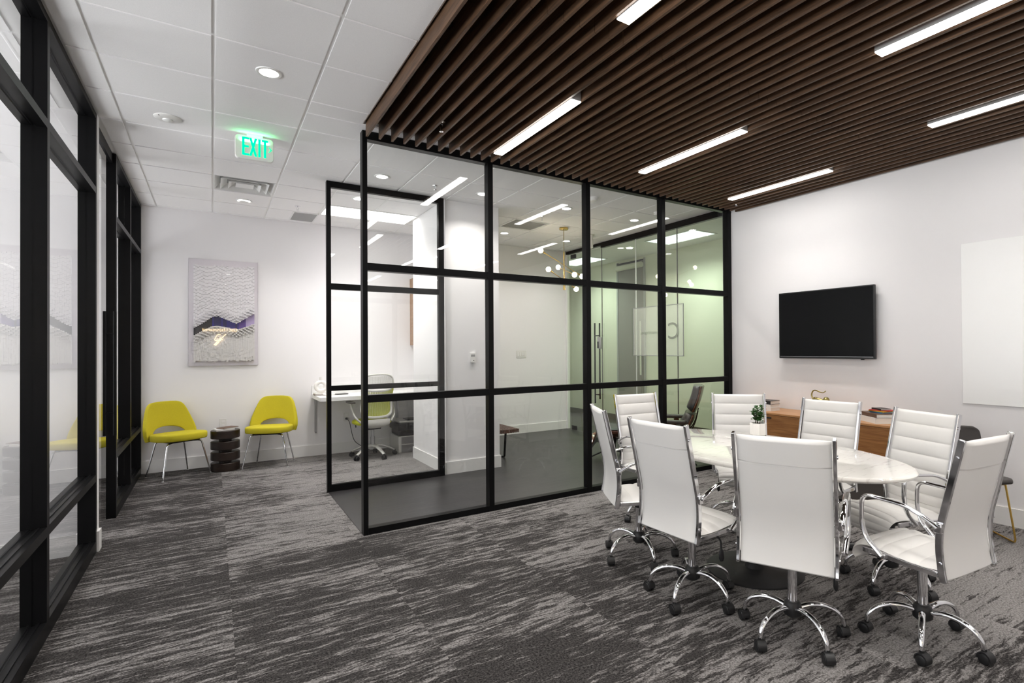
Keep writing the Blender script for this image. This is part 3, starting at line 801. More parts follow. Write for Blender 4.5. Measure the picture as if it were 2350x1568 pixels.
# plant on the table
t = thing('potted_plant', 'small leafy green plant in a white faceted pot on the table', 'plant', (3.500, 2.620, ZT))
b = MB(); oc = lambda r, ph=0: [(r*math.cos(2*PI*(i+.5)/8+ph), r*math.sin(2*PI*(i+.5)/8+ph)) for i in range(8)]
pr = [(.050, 0), (.060, .004), (.062, .088), (.060, .092), (.053, .092), (.052, .078)]
b.lathe(pr, n=8); b.build('pot', m_ceramic, t, smooth=20)
b = MB(); b.lathe([(.051, .078), (.03, .083), (.002, .084)], n=16); b.build('soil', m_soil, t)
random.seed(11)
st, lf = MB(), MB()
for i in range(7):
    a = 2*PI*i/7+random.uniform(-.3, .3); r0 = random.uniform(.008, .026); h = random.uniform(.08, .145)
    lean = random.uniform(.01, .035)
    base = Vector((r0*math.cos(a), r0*math.sin(a), .08)); top = base+Vector((lean*math.cos(a), lean*math.sin(a), h))
    mid = (base+top)/2+Vector((random.uniform(-.006, .006), random.uniform(-.006, .006), 0))
    st.sweep(cr([base, mid, top], 3), .0022, n=6)
    for q in range(19):
        f = .30+.70*q/18; p = base.lerp(top, f); g = random.uniform(0, 2*PI); el = random.uniform(-.1, .9)
        d = Vector((math.cos(g)*math.cos(el), math.sin(g)*math.cos(el), math.sin(el))); ln = random.uniform(.026, .044)
        sd = d.cross(Vector((0, 0, 1))).normalized(); up = sd.cross(d); wd_ = ln*.33
        tip = p+d*ln-Vector((0, 0, ln*.15)); m1 = p+d*ln*.35+up*.002; m2 = p+d*ln*.7+up*.001
        lf.add([p, m1+sd*wd_*.85, m2+sd*wd_, tip, m2-sd*wd_, m1-sd*wd_*.85, m1-up*.003, m2-up*.003], [(0, 1, 6), (1, 2, 7, 6), (2, 3, 7), (3, 4, 7), (4, 5, 6, 7), (5, 0, 6)])
st.build('stem', m_stem, t); tag_ = lf.build('foliage', m_leaf, t, smooth=60)

# ================================================================== TELEVISION, WHITEBOARD, CREDENZA
t = thing('television', 'black flat television mounted on the right wall, switched off', 'television', (5.42, 3.232, 1.735))
b = MB(); b.box(0, .035, -.532, .532, -.37, .37); b.build('casing', m_plastic, t, bevel=.004)
box('screen', m_screen, -.002, .0, -.520, .520, -.345, .358, t)
box('trim_strip', m_steel, -.003, .0, -.515, .515, -.350, -.346, t)
box('wall_mount', m_black, .035, XR-5.42, -.2, .2, -.12, .12, t)
box('sensor', m_plastic, -.004, .02, -.42, -.395, -.378, -.37, t)
t = thing('whiteboard', 'large frameless whiteboard on the right wall at the picture edge', 'whiteboard', (XR, 1.40, 1.69))
b = MB(); b.box(-.012, -.002, -.90, .592, -.70, .70); b.build('board', m_board, t, bevel=.002)
b = MB(); b.box(-.002, 0, -.85, .55, -.66, .66); b.build('mounting_rail', m_steel, t, smooth=0)
t = thing('credenza', 'low walnut credenza under the television', 'credenza', (5.24, 3.33, 0))
X0, X1 = -.24, .235; Y0, Y1 = -.97, .97
b = MB(); b.box(X0-.004, X1, Y0-.004, Y1+.004, .765, .785); b.build('top', m_walnut_top, t, bevel=.002)
b = MB(); b.box(X0+.018, X1, Y0, Y1, .30, .765); b.build('carcass', m_walnut, t, smooth=0)
for (ya, yb) in ((Y0+.003, -.325), (-.320, .320), (.325, Y1-.003)):
    d = box('door', m_walnut, X0, X0+.017, ya, yb, .510, .762, t, bevel=.0015)
    box('handle', m_plastic, X0-.012, X0-.001, yb-.075, yb-.015, .725, .737, d)
    box('drawer', m_walnut, X0, X0+.017, ya, yb, .303, .505, t, bevel=.0015)
box('base_cabinet', m_taupe, X0+.05, X1-.02, Y0+.06, Y1-.06, 0.02, .30, t)
for x in (X0+.08, X1-.06):
    for y in (Y0+.10, Y1-.10):
        b = MB(); b.lathe([(.015, 0), (.015, .02)], x, y, 12); b.build('foot', m_black, t)

def book(name, label, loc, rot, lx, ly, h, cover, group='books on the credenza', cat='book', lead=None):
    t = thing(name, label, cat, loc, rot, group)
    b = MB(); b.box(-lx/2, lx/2, -ly/2, ly/2, 0, .0025); b.box(-lx/2, lx/2, -ly/2, ly/2, h-.0025, h); b.box(-lx/2, -lx/2+.0025, -ly/2, ly/2, .0025, h-.0025)
    b.build('cover', cover, t, smooth=0)
    b = MB(); b.box(-lx/2+.003, lx/2-.004, -ly/2+.004, ly/2-.004, .0025, h-.0025); b.build('pages', m_paper, t, smooth=0)
    return t
CT = .785
bx = book('book', 'white book with red spine lettering at the bottom of the left stack on the credenza', (5.20, 3.785, CT), 0, .17, .24, .037, m_white)
text_mesh('spine_lettering', 'LIFE', .022, m_red, bx, (-.0863, -.05, .018), (R(90), 0, R(-90)), .0004)
bx = book('book', 'white book with black spine lettering in the middle of the left stack', (5.20, 3.790, CT+.0375), 0, .17, .24, .034, m_white)
text_mesh('spine_lettering', 'GLA', .022, m_bookblk, bx, (-.0863, -.05, .017), (R(90), 0, R(-90)), .0004)
bx = book('book', 'black book on top of the left stack on the credenza', (5.20, 3.785, CT+.072), 0, .17, .235, .040, m_bookblk)
text_mesh('spine_lettering', 'H', .028, m_white, bx, (-.0863, .06, .02), (R(90), 0, R(-90)), .0004)
RB = R(-30)
c0 = Vector((5.265, 2.59))
book('book', 'large white book at the bottom of the right stack on the credenza', (5.245, 2.575, CT), R(-33), .27, .31, .050, m_white)
bx = book('book', 'large dark brown book lying on the large white one', (5.250, 2.570, CT+.0505), R(-33), .25, .29, .034, m_bookbrown)
bx2 = book('book', 'small blue notebook under the coloured cards on the dark brown book', (5.235, 2.555, CT+.085), R(-22), .13, .15, .012, m_blue)
tag(box('card_pack', m_yel, 5.165, 5.305, 2.475, 2.635, CT+.0975, CT+.106, bevel=.001, rot=R(-12), piv=(5.235, 2.555)), 'amber yellow card pack on the small blue notebook', 'card pack')
tag(box('card_pack', m_red, 5.175, 5.30, 2.465, 2.645, CT+.1065, CT+.113, bevel=.001, rot=R(8), piv=(5.235, 2.555)), 'red card pack under the small black notebook', 'card pack')
book('book', 'small black notebook at the very top of the right stack', (5.237, 2.558, CT+.1135), R(-28), .10, .13, .014, m_bookblk)
# tiny pair of reading glasses
t = thing('eyeglasses', 'small wire eyeglasses lying on the credenza left of the right book stack', 'eyeglasses', (5.13, 2.83, CT), R(60))
for sx in (-1, 1):
    b = MB(); b.sweep([(sx*.028+.022*math.cos(2*PI*i/18), 0, .019+.016*math.sin(2*PI*i/18)) for i in range(18)], .0016, closed=True, n=6, up=(0, 1, 0)); b.build('rim', m_plastic, t)
    b = MB(); b.sweep([(sx*.050, 0, .022), (sx*.051, .09, .018), (sx*.050, .115, .002)], .0014, n=6); b.build('temple', m_plastic, t)
b = MB(); b.sweep([(-.007, 0, .022), (0, 0, .026), (.007, 0, .022)], .0014, n=6); b.build('bridge', m_plastic, t)

# brass figurine with long curled tail
t = thing('figurine', 'brass animal figurine with a long curled tail on the credenza', 'figurine', (5.25, 3.18, CT))
b = MB(); b.sweep(cr([(0, .065, .135), (0, .05, .160), (0, .01, .158), (0, -.03, .150), (0, -.055, .150)], 5), [.014, .017, .020, .021, .022, .022, .022, .021, .020, .020, .019, .019, .018, .018, .017, .016, .016, .015, .014, .013, .012], n=14)
b.build('body', m_oldbrass, t)
b = MB(); b.sphere((0, -.075, .160), .032); b.build('head', m_oldbrass, t)
b = MB(); b.sweep(cr([(0, .062, .150), (0, .085, .195), (0, .072, .240), (0, .040, .252), (0, -.01, .236), (0, -.045, .234), (0, -.070, .252)], 6), [.0085-.004*i/36 for i in range(37)], n=10)
b.build('tail', m_oldbrass, t)
for y, s in ((.055, 1), (.045, -1), (-.045, 1), (-.052, -1)):
    b = MB(); b.sweep(cr([(0.008*s, y, .14), (.014*s, y+.006*s, .07), (.016*s, y, .006)], 4), .0075, n=10); b.build('leg', m_oldbrass, t)
b = MB(); b.box(-.03, .03, -.085, .08, 0, .006); b.build('plinth', m_oldbrass, t, bevel=.002)

# charcoal side chair with gold sled legs
t = thing('side_chair', 'charcoal leather side chair with thin gold legs in the right corner', 'chair', (4.99, 1.77, 0), math.atan2(-.76, -.65)-PI/2)
# local +Y is forward
b = MB(); rows = []
for j in range(17):
    v = j/16; y = -.19+.43*v; A = []
    wv = .215*(1-.25*max(0, v-.8)/.2) if v > .8 else .215
    for k in range(15):
        u = -1+2*k/14; A.append((u*wv, y, .468+.012*u*u-.012*math.sin(PI*v)+.03*(max(0, .2-v)/.2)**2))
    rows.append(A)
b.grid(rows); b.build('seat', m_dleather, t, solid=.036, bevel=0, subsurf=1)
b = MB(); rows = []
for j in range(15):
    v = j/14; z = .48+.345*v; hw = .10+.12*min(1, v*2.2) if v < .45 else .22
    if v > .88: hw *= math.sqrt(max(.6, 1-((v-.88)/.12)**2*.4))
    rows.append([((-1+2*k/14)*hw, -.205-.085*v+.045*(-1+2*k/14)**2, z) for k in range(15)])
b.grid(rows); b.build('backrest', m_dleather, t, solid=.026, subsurf=1)
for sx in (-1, 1):
    b = MB(); b.sweep(rounded([(sx*.15, -.13, .445), (sx*.20, -.19, .012), (sx*.20, .20, .012), (sx*.15, .17, .445)], .04), .007, n=10); b.build('sled_leg', m_gold, t)
for y in (.17, -.13):
    b = MB(); b.sweep([(-.15, y, .442), (.15, y, .442)], .006); b.build('crossbar', m_gold, t)

# ================================================================== YELLOW CHAIRS
def make_yellow(label):
    # local +Y forward
    t = thing('side_chair', label, 'chair', (0, 0, 0), 0, 'chartreuse upholstered side chairs by the back wall')
    # seat cushion
    b = MB(); n = 48; rows = []
    def outline(a):
        x, y = math.cos(a), math.sin(a)
        e = 2.7; r = (abs(x)**e+abs(y)**e)**(-1/e); w_ = .262*(1.0 if y < 0 else 1.0+.04*y); return (x*r*w_, y*r*.255+.03)
    for r, z in ((.2, .430), (.90, .430), (.97, .434), (.995, .446), (1.0, .470), (1.0, .494), (.985, .506), (.95, .513), (.6, .518), (.2, .520)):
        rows.append([(outline(2*PI*i/n)[0]*r, (outline(2*PI*i/n)[1]-.03)*r+.03, z+.010*(outline(2*PI*i/n)[1])/.28) for i in range(n)])
    b.grid(rows, True); b.f += [tuple(range(n))[::-1], tuple((len(rows)-1)*n+i for i in range(n))]; b.mi += [0, 0]
    b.build('seat', m_yellow, t, smooth=60)
    # curved back shell with an open arch above the seat
    def shell(x, z):
        h = (z-.44)/.43
        return Vector((x, -.225-.055*h+1.55*x*x*(1-.45*h), z))
    half = cr([(-.262, .425, 0), (-.282, .50, 0), (-.272, .60, 0), (-.240, .72, 0), (-.205, .815, 0), (-.160, .862, 0), (-.085, .876, 0), (0, .878, 0)], 6)
    op = [(p.x, p.y) for p in half]; op += [(-x, z) for x, z in op[-2::-1]]
    K_ = len(op)-1; outer, inner = op, []
    for i in range(K_+1):
        a = PI*i/K_; cx_, sy_ = -math.cos(a), math.sin(a)
        inner.append((cx_*.178*(1 if sy_ > .3 else 1.02), .485+.092*max(0, sy_)**.75))
    inner[0] = (-.188, .425); inner[-1] = (.188, .425)
    rows = []
    for j in range(9):
        f = j/8; rows.append([shell(inner[i][0]*(1-f)+outer[i][0]*f, inner[i][1]*(1-f)+outer[i][1]*f) for i in range(K_+1)])
    b = MB(); b.grid(rows); o = b.build('backrest', m_yellow, t, solid=.046, smooth=60)
    md = o.modifiers.new('bevel', 'BEVEL'); md.width = .018; md.segments = 3; md.limit_method = 'ANGLE'; md.angle_limit = R(50)
    # legs
    b = MB(); b.box(-.16, .16, -.14, .17, .415, .432); b.build('seat_frame', m_black, t)
    for sx, sy in ((-1, 1), (1, 1), (-1, -1), (1, -1)):
        hw = .262 if sy > 0 else .228; top = (sx*.10, .0+sy*.12, .418); kn = (sx*(hw-.075), sy*.155, .408); bot = (sx*hw, sy*.208, .006)
        b = MB(); pp = rounded([top, kn, bot], .03); b.sweep(pp, [.0095]*(len(pp)-1)+[.0075], n=10)
        leg = b.build('leg', m_chrome, t)
        b = MB(); b.lathe([(.011, 0), (.012, .004), (.008, .008)], bot[0], bot[1], 12); b.build('glide', m_steel, leg)
    return t
y1 = make_yellow('chartreuse side chair in the corner, left of the dark stool'); y1.location = (-.350, 7.945, 0); y1.rotation_euler = (0, 0, R(180+30.4))
dup(y1, (.632, 7.965, 0), R(180-21.2), 'chartreuse side chair between the dark stool and the floating desk')

# stacked-disc stool
t = thing('stool', 'dark wooden drum stool of four stacked discs between the yellow chairs', 'stool', (.135, 7.97, 0))
for k in range(4):
    z = .0+.1335*k; b = MB(); b.lathe([(.150, z), (.157, z+.006), (.157, z+.094), (.150, z+.10)], n=48); b.build('disc', m_darkwood, t)
b = MB(); b.lathe([(.07, .02), (.07, .49)], n=32); b.build('core', m_darkwood, t)
bk = book('book', 'small white book under the brown one on the drum stool', (.125, 7.965, .501), R(12), .20, .15, .018, m_white, 'books on the drum stool')
bk = book('book', 'thin brown covered book lying askew at the top of the drum stool', (.160, 7.995, .5195), R(38), .20, .13, .010, m_bookbrown, 'books on the drum stool')

# ================================================================== ART ON THE BACK WALL
t = thing('wall_art', 'white relief artwork in a clear acrylic box, dark blue band across', 'artwork', (.13, YB, 1.982))
W2, H2 = .381, .683
m_backing = pbr('lilac_backing', (0.70, 0.66, 0.70), 0.7)
box('backing', m_backing, -W2, W2, -.02, -.004, -H2, H2, t)
# clear box
b = MB(); b.box(-W2, W2, -.092, -.088, -H2, H2); b.build('front_sheet', m_acryl, t, smooth=0)
b = MB(); b.box(-W2, -W2+.004, -.088, -.02, -H2, H2); b.box(W2-.004, W2, -.088, -.02, -H2, H2); b.box(-W2+.004, W2-.004, -.088, -.02, -H2, -H2+.004); b.box(-W2+.004, W2-.004, -.088, -.02, H2-.004, H2); b.build('box_sides', m_acryl, t, smooth=0)
m_tilew = pbr('white_paper_tile', (0.78, 0.76, 0.78), 0.7); m_tileb = pbr('warm_paper_tile', (0.70, 0.68, 0.66), 0.7)
bands = [pbr('band_black', (.002, .002, .006), .5), pbr('band_navy', (.006, .006, .10), .5), pbr('band_blue', (.014, .010, .22), .5), pbr('band_violet', (.10, .05, .26), .5), pbr('band_lilac', (.42, .34, .55), .5)]
NC = 34; cw = .666/NC
def zig(pts, c):
    for i in range(len(pts)-1):
        if pts[i][0] <= c <= pts[i+1][0]:
            f = (c-pts[i][0])/(pts[i+1][0]-pts[i][0]); return pts[i][1]*(1-f)+pts[i+1][1]*f
    return pts[-1][1]
up_line = [(0, -.190), (1, -.195), (10.5, -.052), (13.5, -.045), (23.5, -.140), (34, 0.0)]
lo_line = [(0, -.295), (10.5, -.172), (14, -.172), (24, -.215), (28, -.185), (34, -.135)]
bu, bl, bd = MB(), MB(), MB(); random.seed(3)
for c in range(NC):
    x0 = -.327+c*cw; x1 = x0+cw*.985; zu, zl = zig(up_line, c+.5), zig(lo_line, c+.5)
    z = zu+random.uniform(-.004, .004); r = 0; top = .612+random.uniform(-.018, .012)
    while z < top:
        h = .046*random.choice((.5, 1, 1, 1)) if r > 4 else .020
        dep = ((.064-.004*r) if (c+r) % 2 else (.036-.001*r)) if r < 5 else .024+random.uniform(0, .010)
        bu.box(x0, x1, -.02-dep, -.02, z, min(z+h-.0024, top)); z += h; r += 1
    z = zl+random.uniform(-.004, .004); r = 0; bot = -.625+random.uniform(-.014, .012)
    while z > bot:
        h = .050*random.choice((.5, 1, 1, 1)) if r > 4 else .020
        dep = ((.060-.004*r) if (c+r) % 2 else (.034-.001*r)) if r < 5 else .024+random.uniform(0, .008)
        bl.box(x0, x1, -.02-dep, -.02, max(z-h+.0018, bot), z); z -= h; r += 1
    bd.cur = 0 if c < 10 else 2 if c == 10 else 1 if c < 14 else 2 if c < 25 else 3 if c < 29 else 4
    if 14 <= c < 25 and random.random() < .3: bd.cur = 1
    bd.box(x0, x0+cw, -.026, -.02, zl-.03, zu+.03)
bu.build('upper_relief', m_tilew, t, smooth=0); bl.build('lower_relief', m_tileb, t, smooth=0); bd.build('color_band', bands, t, smooth=0)

# ================================================================== DESK NOOK
t = thing('floating_desk', 'white floating desk on wall brackets in the nook', 'desk', (1.17, YB, 0))
b = MB(); b.box(0, 1.74, -.70, -.002, .815, .868); b.build('desktop', m_white, t, bevel=.002)
b = MB(); b.box(0, .62, -.016, -.002, .868, .99); b.build('backsplash', m_white, t, bevel=.002)
for x in (.045, 1.20):
    b = MB(); b.box(x-.012, x+.012, -.018, -.002, .33, .815); b.box(x-.012, x+.012, -.50, -.018, .797, .815); b.sweep([(x, -.014, .40), (x, -.014, .335), (x, -.045, .325)], .010, .004, up=(1, 0, 0), sq=True); b.build('bracket', m_steel, t, smooth=0)
DT = .8685
t = thing('vase', 'white ring shaped ceramic vase at the left end of the desk', 'vase', (1.25, 8.05, DT+.032))
b = MB(); b.sweep([(.062*math.cos(2*PI*i/32), 0, .088+.062*math.sin(2*PI*i/32)) for i in range(32)], .026, closed=True, n=14, up=(0, 1, 0)); b.build('ring_body', m_ceramic, t)
b = MB(); b.lathe([(.018, .165), (.020, .215), (.017, .215), (.014, .17)], n=20); b.build('neck', m_ceramic, t)
book('book', 'slim pale book under the white ring vase, upper one', (1.25, 8.05, DT+.0165), R(4), .17, .13, .015, m_paper, 'books under the ring vase')
book('book', 'slim dark trimmed book under the white ring vase, lower one', (1.25, 8.05, DT+.0005), R(-3), .18, .135, .015, m_bookbrown, 'books under the ring vase')
t = thing('chain_sculpture', 'small white chain link sculpture beside the ring vase', 'sculpture', (1.335, 7.93, DT))
for k, (x, y, z, ti) in enumerate(((-.035, 0, .018, 1.2), (0, .01, .030, .2), (.035, 0, .018, 1.3))):
    b = MB(); pts = []
    for i in range(24):
        a = 2*PI*i/24; px, pz = .034*math.cos(a), .019*math.sin(a)
        pts.append((x+px, y+pz*math.sin(ti), z+pz*math.cos(ti)*.6+.002))
    b.sweep(pts, .0095, closed=True, n=10); b.build('link', m_ceramic, t)
tag(box('notebook', m_bookblk, 1.42, 1.58, 7.93, 8.05, DT+.0005, DT+.012, bevel=.002, rot=R(10), piv=(1.5, 7.99)), 'black notebook lying on the white desk right of the chain sculpture', 'notebook')

# lime task chair
def task_chair():
    t = thing('task_chair', 'lime green mesh task chair with pale frame at the nook desk', 'chair', (1.86, 7.72, 0), R(4))
    # local +Y is forward
    b = MB(); n = 40; rows = []
    ol = lambda a: (math.copysign(abs(math.cos(a))**.75, math.cos(a))*.25, math.copysign(abs(math.sin(a))**.75, math.sin(a))*.24+.04)
    for r, z in ((.3, .455), (.92, .46), (1.0, .475), (1.0, .495), (.95, .512), (.7, .522), (.2, .52)): rows.append([(ol(2*PI*i/n)[0]*r, ol(2*PI*i/n)[1]*r, z) for i in range(n)])
    b.grid(rows, True); b.f += [tuple(range(n))[::-1], tuple((len(rows)-1)*n+i for i in range(n))]; b.mi += [0, 0]
    b.build('seat', pbr('lime_fabric', (.48, .50, .015), .85), t, smooth=60)
    def bk(u, v):   # u -1..1 across, v 0..1 up
        z = .56+.60*v; w_ = .215-.02*math.sin(PI*v) if v < .5 else .195+.01*math.sin(PI*(v-.5)*2)
        return Vector((u*w_, -.235-.05*v+.05*u*u+.02*math.sin(2*PI*v), z))
    def rim(v0, v1, name, mat, r=.014):
        pts = []
        for i in range(44):
            a = 2*PI*i/44; e = 3.2; c, s = math.cos(a), math.sin(a); rr = (abs(c)**e+abs(s)**e)**(-1/e)
            pts.append(bk(c*rr, (v0+v1)/2+(v1-v0)/2*s*rr))
        b = MB(); b.sweep(pts, r, closed=True, n=10); return b.build(name, mat, t)
    rim(.62, .99, 'upper_back_frame', m_palegrey, .013)
    rim(.02, .50, 'lower_back_frame', m_palegrey, .017)
    # slatted membranes
    b = MB()
    for k in range(-13, 14):
        u = k/14.2
        b.sweep([bk(u, .66+.29*j/6) for j in range(7)], .0045, .002, n=6, up=(1, 0, 0))
    b.build('upper_back_mesh', m_palegrey, t)
    b = MB()
    for k in range(-13, 14):
        u = k/14.6
        b.sweep([bk(u, .04+.60*j/8)+Vector((0, .014, 0)) for j in range(9)], .0055, .002, n=6, up=(1, 0, 0))
    b.build('lower_back_mesh', m_lime, t)
    for sx in (-1, 1):
        b = MB(); b.sweep([bk(sx*1.0, .45), bk(sx*.98, .56), bk(sx*.99, .66)], .014, n=8); b.build('back_strut', m_lime, t)
        b = MB(); b.sweep(cr([(sx*.20, -.15, .50), (sx*.265, -.10, .58), (sx*.285, -.02, .68), (sx*.285, .02, .755)], 5), .026, .014, up=(0, 1, 0), n=10); o = b.build('arm_support', m_silver, t)
        b = MB(); b.box(sx*.285-.035, sx*.285+.035, -.09, .15, .757, .785); b.build('arm_pad', m_taupe, o, bevel=.011, seg=3)
    b = MB(); b.sweep(cr([(0, -.24, .545), (0, -.23, .47), (0, -.10, .425), (0, .0, .41)], 5), [.16]*6+[.13]*5+[.08]*5, [.02]*16, up=(1, 0, 0), n=12); b.build('back_yoke', m_palegrey, t)
    b = MB(); b.box(-.09, .09, -.10, .12, .39, .45); b.build('mechanism', m_plastic, t, bevel=.01)
    b = MB(); b.lathe([(.030, .13), (.030, .28), (.020, .281), (.020, .40)], n=20); b.build('gas_column', m_steel, t)
    lp = cr([(.03, 0, .155), (.12, 0, .150), (.22, 0, .110), (.295, 0, .070)], 5); n_ = len(lp)
    for k in range(5):
        b = MB(); b.sweep(lp, [.034-.014*i/(n_-1) for i in range(n_)], [.020-.008*i/(n_-1) for i in range(n_)], up=(0, 1, 0), n=10); lg = b.build('leg', m_silver, t)
        b = MB()
        for sy in (-1, 1): b.sweep([(.30, sy*.007, .029), (.30, sy*.026, .029)], .029, n=18)
        b.box(.288, .312, -.007, .007, .025, .072); b.build('caster', m_plastic, lg)
        lg.rotation_euler = (0, 0, R(66+72*k))
    b = MB(); b.sweep(cr([(-.22, .03, .47), (-.24, -.05, .44)], 3), .008, n=8); b.build('lever', m_plastic, t)
task_chair()
# power cable and outlets
def outlet(name, label, x, z, y=YB):
    t = thing(name, label, 'outlet', (x, y, z), 0)
    b = MB(); b.box(-.037, .037, -.006, -.0005, -.06, .06); b.build('cover_plate', m_whiteplastic, t, bevel=.003)
    for s in (-1, 1):
        b = MB(); b.box(-.018, .018, -.008, -.0058, s*.026-.016, s*.026+.016); b.build('socket', m_trimw, t, bevel=.002)
    return t
outlet('power_outlet', 'white power outlet on the back wall behind the drum stool', .117, .545)
outlet('power_outlet', 'white power outlet under the nook desk with a black plug', 1.625, .515)
t = thing('power_cable', 'black power cable hanging from the outlet under the desk', 'cable', (1.625, YB-.01, .49))
b = MB(); b.box(-.014, .014, -.028, .0, -.014, .014); b.build('plug', m_plastic, t, bevel=.005)
b = MB(); b.sweep(cr([(0, -.028, 0), (.03, -.07, -.05), (.06, -.10, -.22), (.10, -.11, -.33), (.20, -.12, -.41), (.32, -.15, -.475), (.50, -.18, -.482)], 6), .0045, n=8); b.build('cord', m_plastic, t)
# printer on a silver drawer unit
t = thing('printer', 'black printer with silver paper drawers on the floor under the desk', 'printer', (2.52, 7.98, 0))
b = MB(); b.box(-.29, .30, -.22, .24, .0, .235); b.build('drawer_unit', m_silver, t, bevel=.006)
for z0, z1 in ((.012, .112), (.128, .225)):
    b = MB(); b.box(-.25, .28, -.226, -.221, z0, z1); b.build('drawer_front', m_steel, t, bevel=.002)
b = MB(); b.box(-.27, .30, -.22, .22, .237, .32); b.box(-.30, .30, -.26, .22, .32, .43); b.build('body', m_plastic, t, bevel=.010)
b = MB(); b.box(-.28, .30, -.24, .22, .431, .455); b.build('scanner_lid', m_silver, t, bevel=.006)
tag(box('laptop', m_plastic, 2.36, 2.62, 7.78, 7.98, .4565, .474, bevel=.004), 'closed dark laptop lying on top of the printer', 'laptop')
# wall cabinet
t = thing('wall_cabinet', 'walnut wall cabinet with black handle above the desk, half behind the pillar', 'cabinet', (2.565, YB, 1.555))
b = MB(); b.box(0, .33, -.34, -.002, 0, 1.03); b.build('carcass', wood('cabinet_wood', (.26, .145, .08), (.40, .25, .15), (4, 4, 14), .45, 3.0), t, smooth=0)
d = box('door', bpy.data.materials['cabinet_wood'], 0.002, .328, -.360, -.341, .002, 1.028, t, bevel=.001)
b = MB(); b.sweep([(.012, -.385, .02), (.012, -.385, .30)], .006); b.sweep([(.012, -.385, .04), (.012, -.361, .04)], .004); b.sweep([(.012, -.385, .28), (.012, -.361, .28)], .004); b.build('handle', m_black, d)
# card reader on the pillar, switches on the far wall
t = thing('card_reader', 'small white wall thermostat on the front of the white pillar', 'thermostat', (2.655, 6.105, 1.386))
b = MB(); b.box(-.034, .034, -.022, -.0005, -.062, .062); b.build('housing', m_whiteplastic, t, bevel=.004)
box('display', m_greytile, -.026, .026, -.0235, -.022, .012, .040, t); box('button', m_taupe, .0, .016, -.0235, -.022, -.040, -.030, t)
t = thing('light_switch', 'four gang white light switch on the far wall left of the glass office', 'light switch', (4.53, YB, 1.392))
b = MB(); b.box(-.10, .10, -.006, -.0005, -.065, .065); b.build('cover_plate', m_whiteplastic, t, bevel=.003)
for k in range(4):
    b = MB(); x = -.0675+.045*k; b.box(x-.015, x+.015, -.011, -.0055, -.033, .033); b.build('rocker', m_trimw, t, bevel=.002)

# ================================================================== BENCH, LOUNGE CHAIR, OTTOMAN
t = thing('slat_bench', 'dark slatted wooden bench with black loop legs behind the pillar', 'bench', (3.22, 6.30, 0))
b = MB()
k = 0; x = -.175
while x <= .176: b.box(x-.010, x+.010, 0.0, 1.20, .378, .425); x += .035
b.build('slat', m_benchwood, t, smooth=0)
b = MB()
for y in (.02, .60, 1.18): b.box(-.185, .185, y-.014, y+.014, .382, .418)
b.build('cross_rail', m_benchwood, t, smooth=0)
for y in (.32, .95):
    b = MB(); b.sweep(rounded([(-.14, y, .382), (-.115, y, .012), (.125, y, .012), (.15, y, .382)], .012, 3), .011, .011, up=(0, 1, 0), sq=True); b.build('leg', m_black, t, smooth=0)

t = thing('lounge_chair', 'black leather lounge chair with curved rosewood shells beyond the partition', 'lounge chair', (4.985, 5.01, 0), R(42))
# local +Y forward, toward the ottoman
def curved(t, w_, cpts, bow, name_s, name_p, pad=.075):
    P = cr(cpts, 6); rows_s, rows_p, rows_q = [], [], []
    n = len(P)
    for i, p in enumerate(P):
        a, c = P[max(i-1, 0)], P[min(i+1, n-1)]; tt = (c-a).normalized(); nr = Vector((0, tt.z, -tt.y))
        if nr.y < 0 and abs(nr.y) > .3: nr = -nr
        if abs(nr.y) <= .3 and nr.z < 0: nr = -nr
        f = i/(n-1); ww = w_*(1-.16*abs(2*f-1)**3); A, B_, Cc = [], [], []
        for k in range(13):
            u = -1+2*k/12; q = p+Vector((u*ww, 0, 0))+nr*bow*u*u
            e = (1-abs(u)**6)*(math.sqrt(max(0, min(f, 1-f)/.08)) if min(f, 1-f) < .08 else 1)
            A.append(q); B_.append(q*1.0+nr*(.016+pad*e)); Cc.append(q+nr*.010)
        rows_s.append(A); rows_p.append(B_+Cc[::-1])
    b = MB(); b.grid(rows_s); b.build(name_s, m_rosewood, t, solid=.014, smooth=60)
    b = MB(); b.grid(rows_p, True); m2 = 26; L0 = (len(rows_p)-1)*m2; b.f += [tuple(range(m2))[::-1], tuple(L0+i for i in range(m2))]; b.mi += [0, 0]
    b.build(name_p, m_bleather, t, smooth=60)
curved(t, .26, [(0, -.375, 1.00), (0, -.352, .90), (0, -.315, .78), (0, -.265, .67)], .04, 'head_shell', 'head_cushion', .105)
curved(t, .28, [(0, -.275, .64), (0, -.235, .55), (0, -.185, .47), (0, -.14, .43)], .04, 'back_shell', 'back_cushion', .11)
curved(t, .29, [(0, .30, .43), (0, .24, .395), (0, .02, .355), (0, -.14, .345), (0, -.21, .37)], .05, 'seat_shell', 'seat_cushion', .095)
for sx in (-1, 1):
    b = MB(); b.box(sx*.30-.055, sx*.30+.055, -.16, .19, .545, .590); b.build('armrest', m_bleather, t, bevel=.018, seg=3)
    b = MB(); b.sweep(cr([(sx*.27, -.05, .36), (sx*.30, -.03, .46), (sx*.30, .0, .545)], 4), .03, .008, up=(0, 1, 0), n=8); b.build('arm_bracket', m_rosewood, t)
    b = MB(); b.sweep(cr([(sx*.16, -.16, .40), (sx*.16, -.225, .47), (sx*.16, -.270, .57), (sx*.16, -.302, .70)], 5), .011, .007, up=(1, 0, 0), sq=True); b.build('back_brace', m_black, t)
b = MB(); b.lathe([(.030, .05), (.026, .20), (.045, .33)], n=16); b.build('swivel_column', m_black, t)
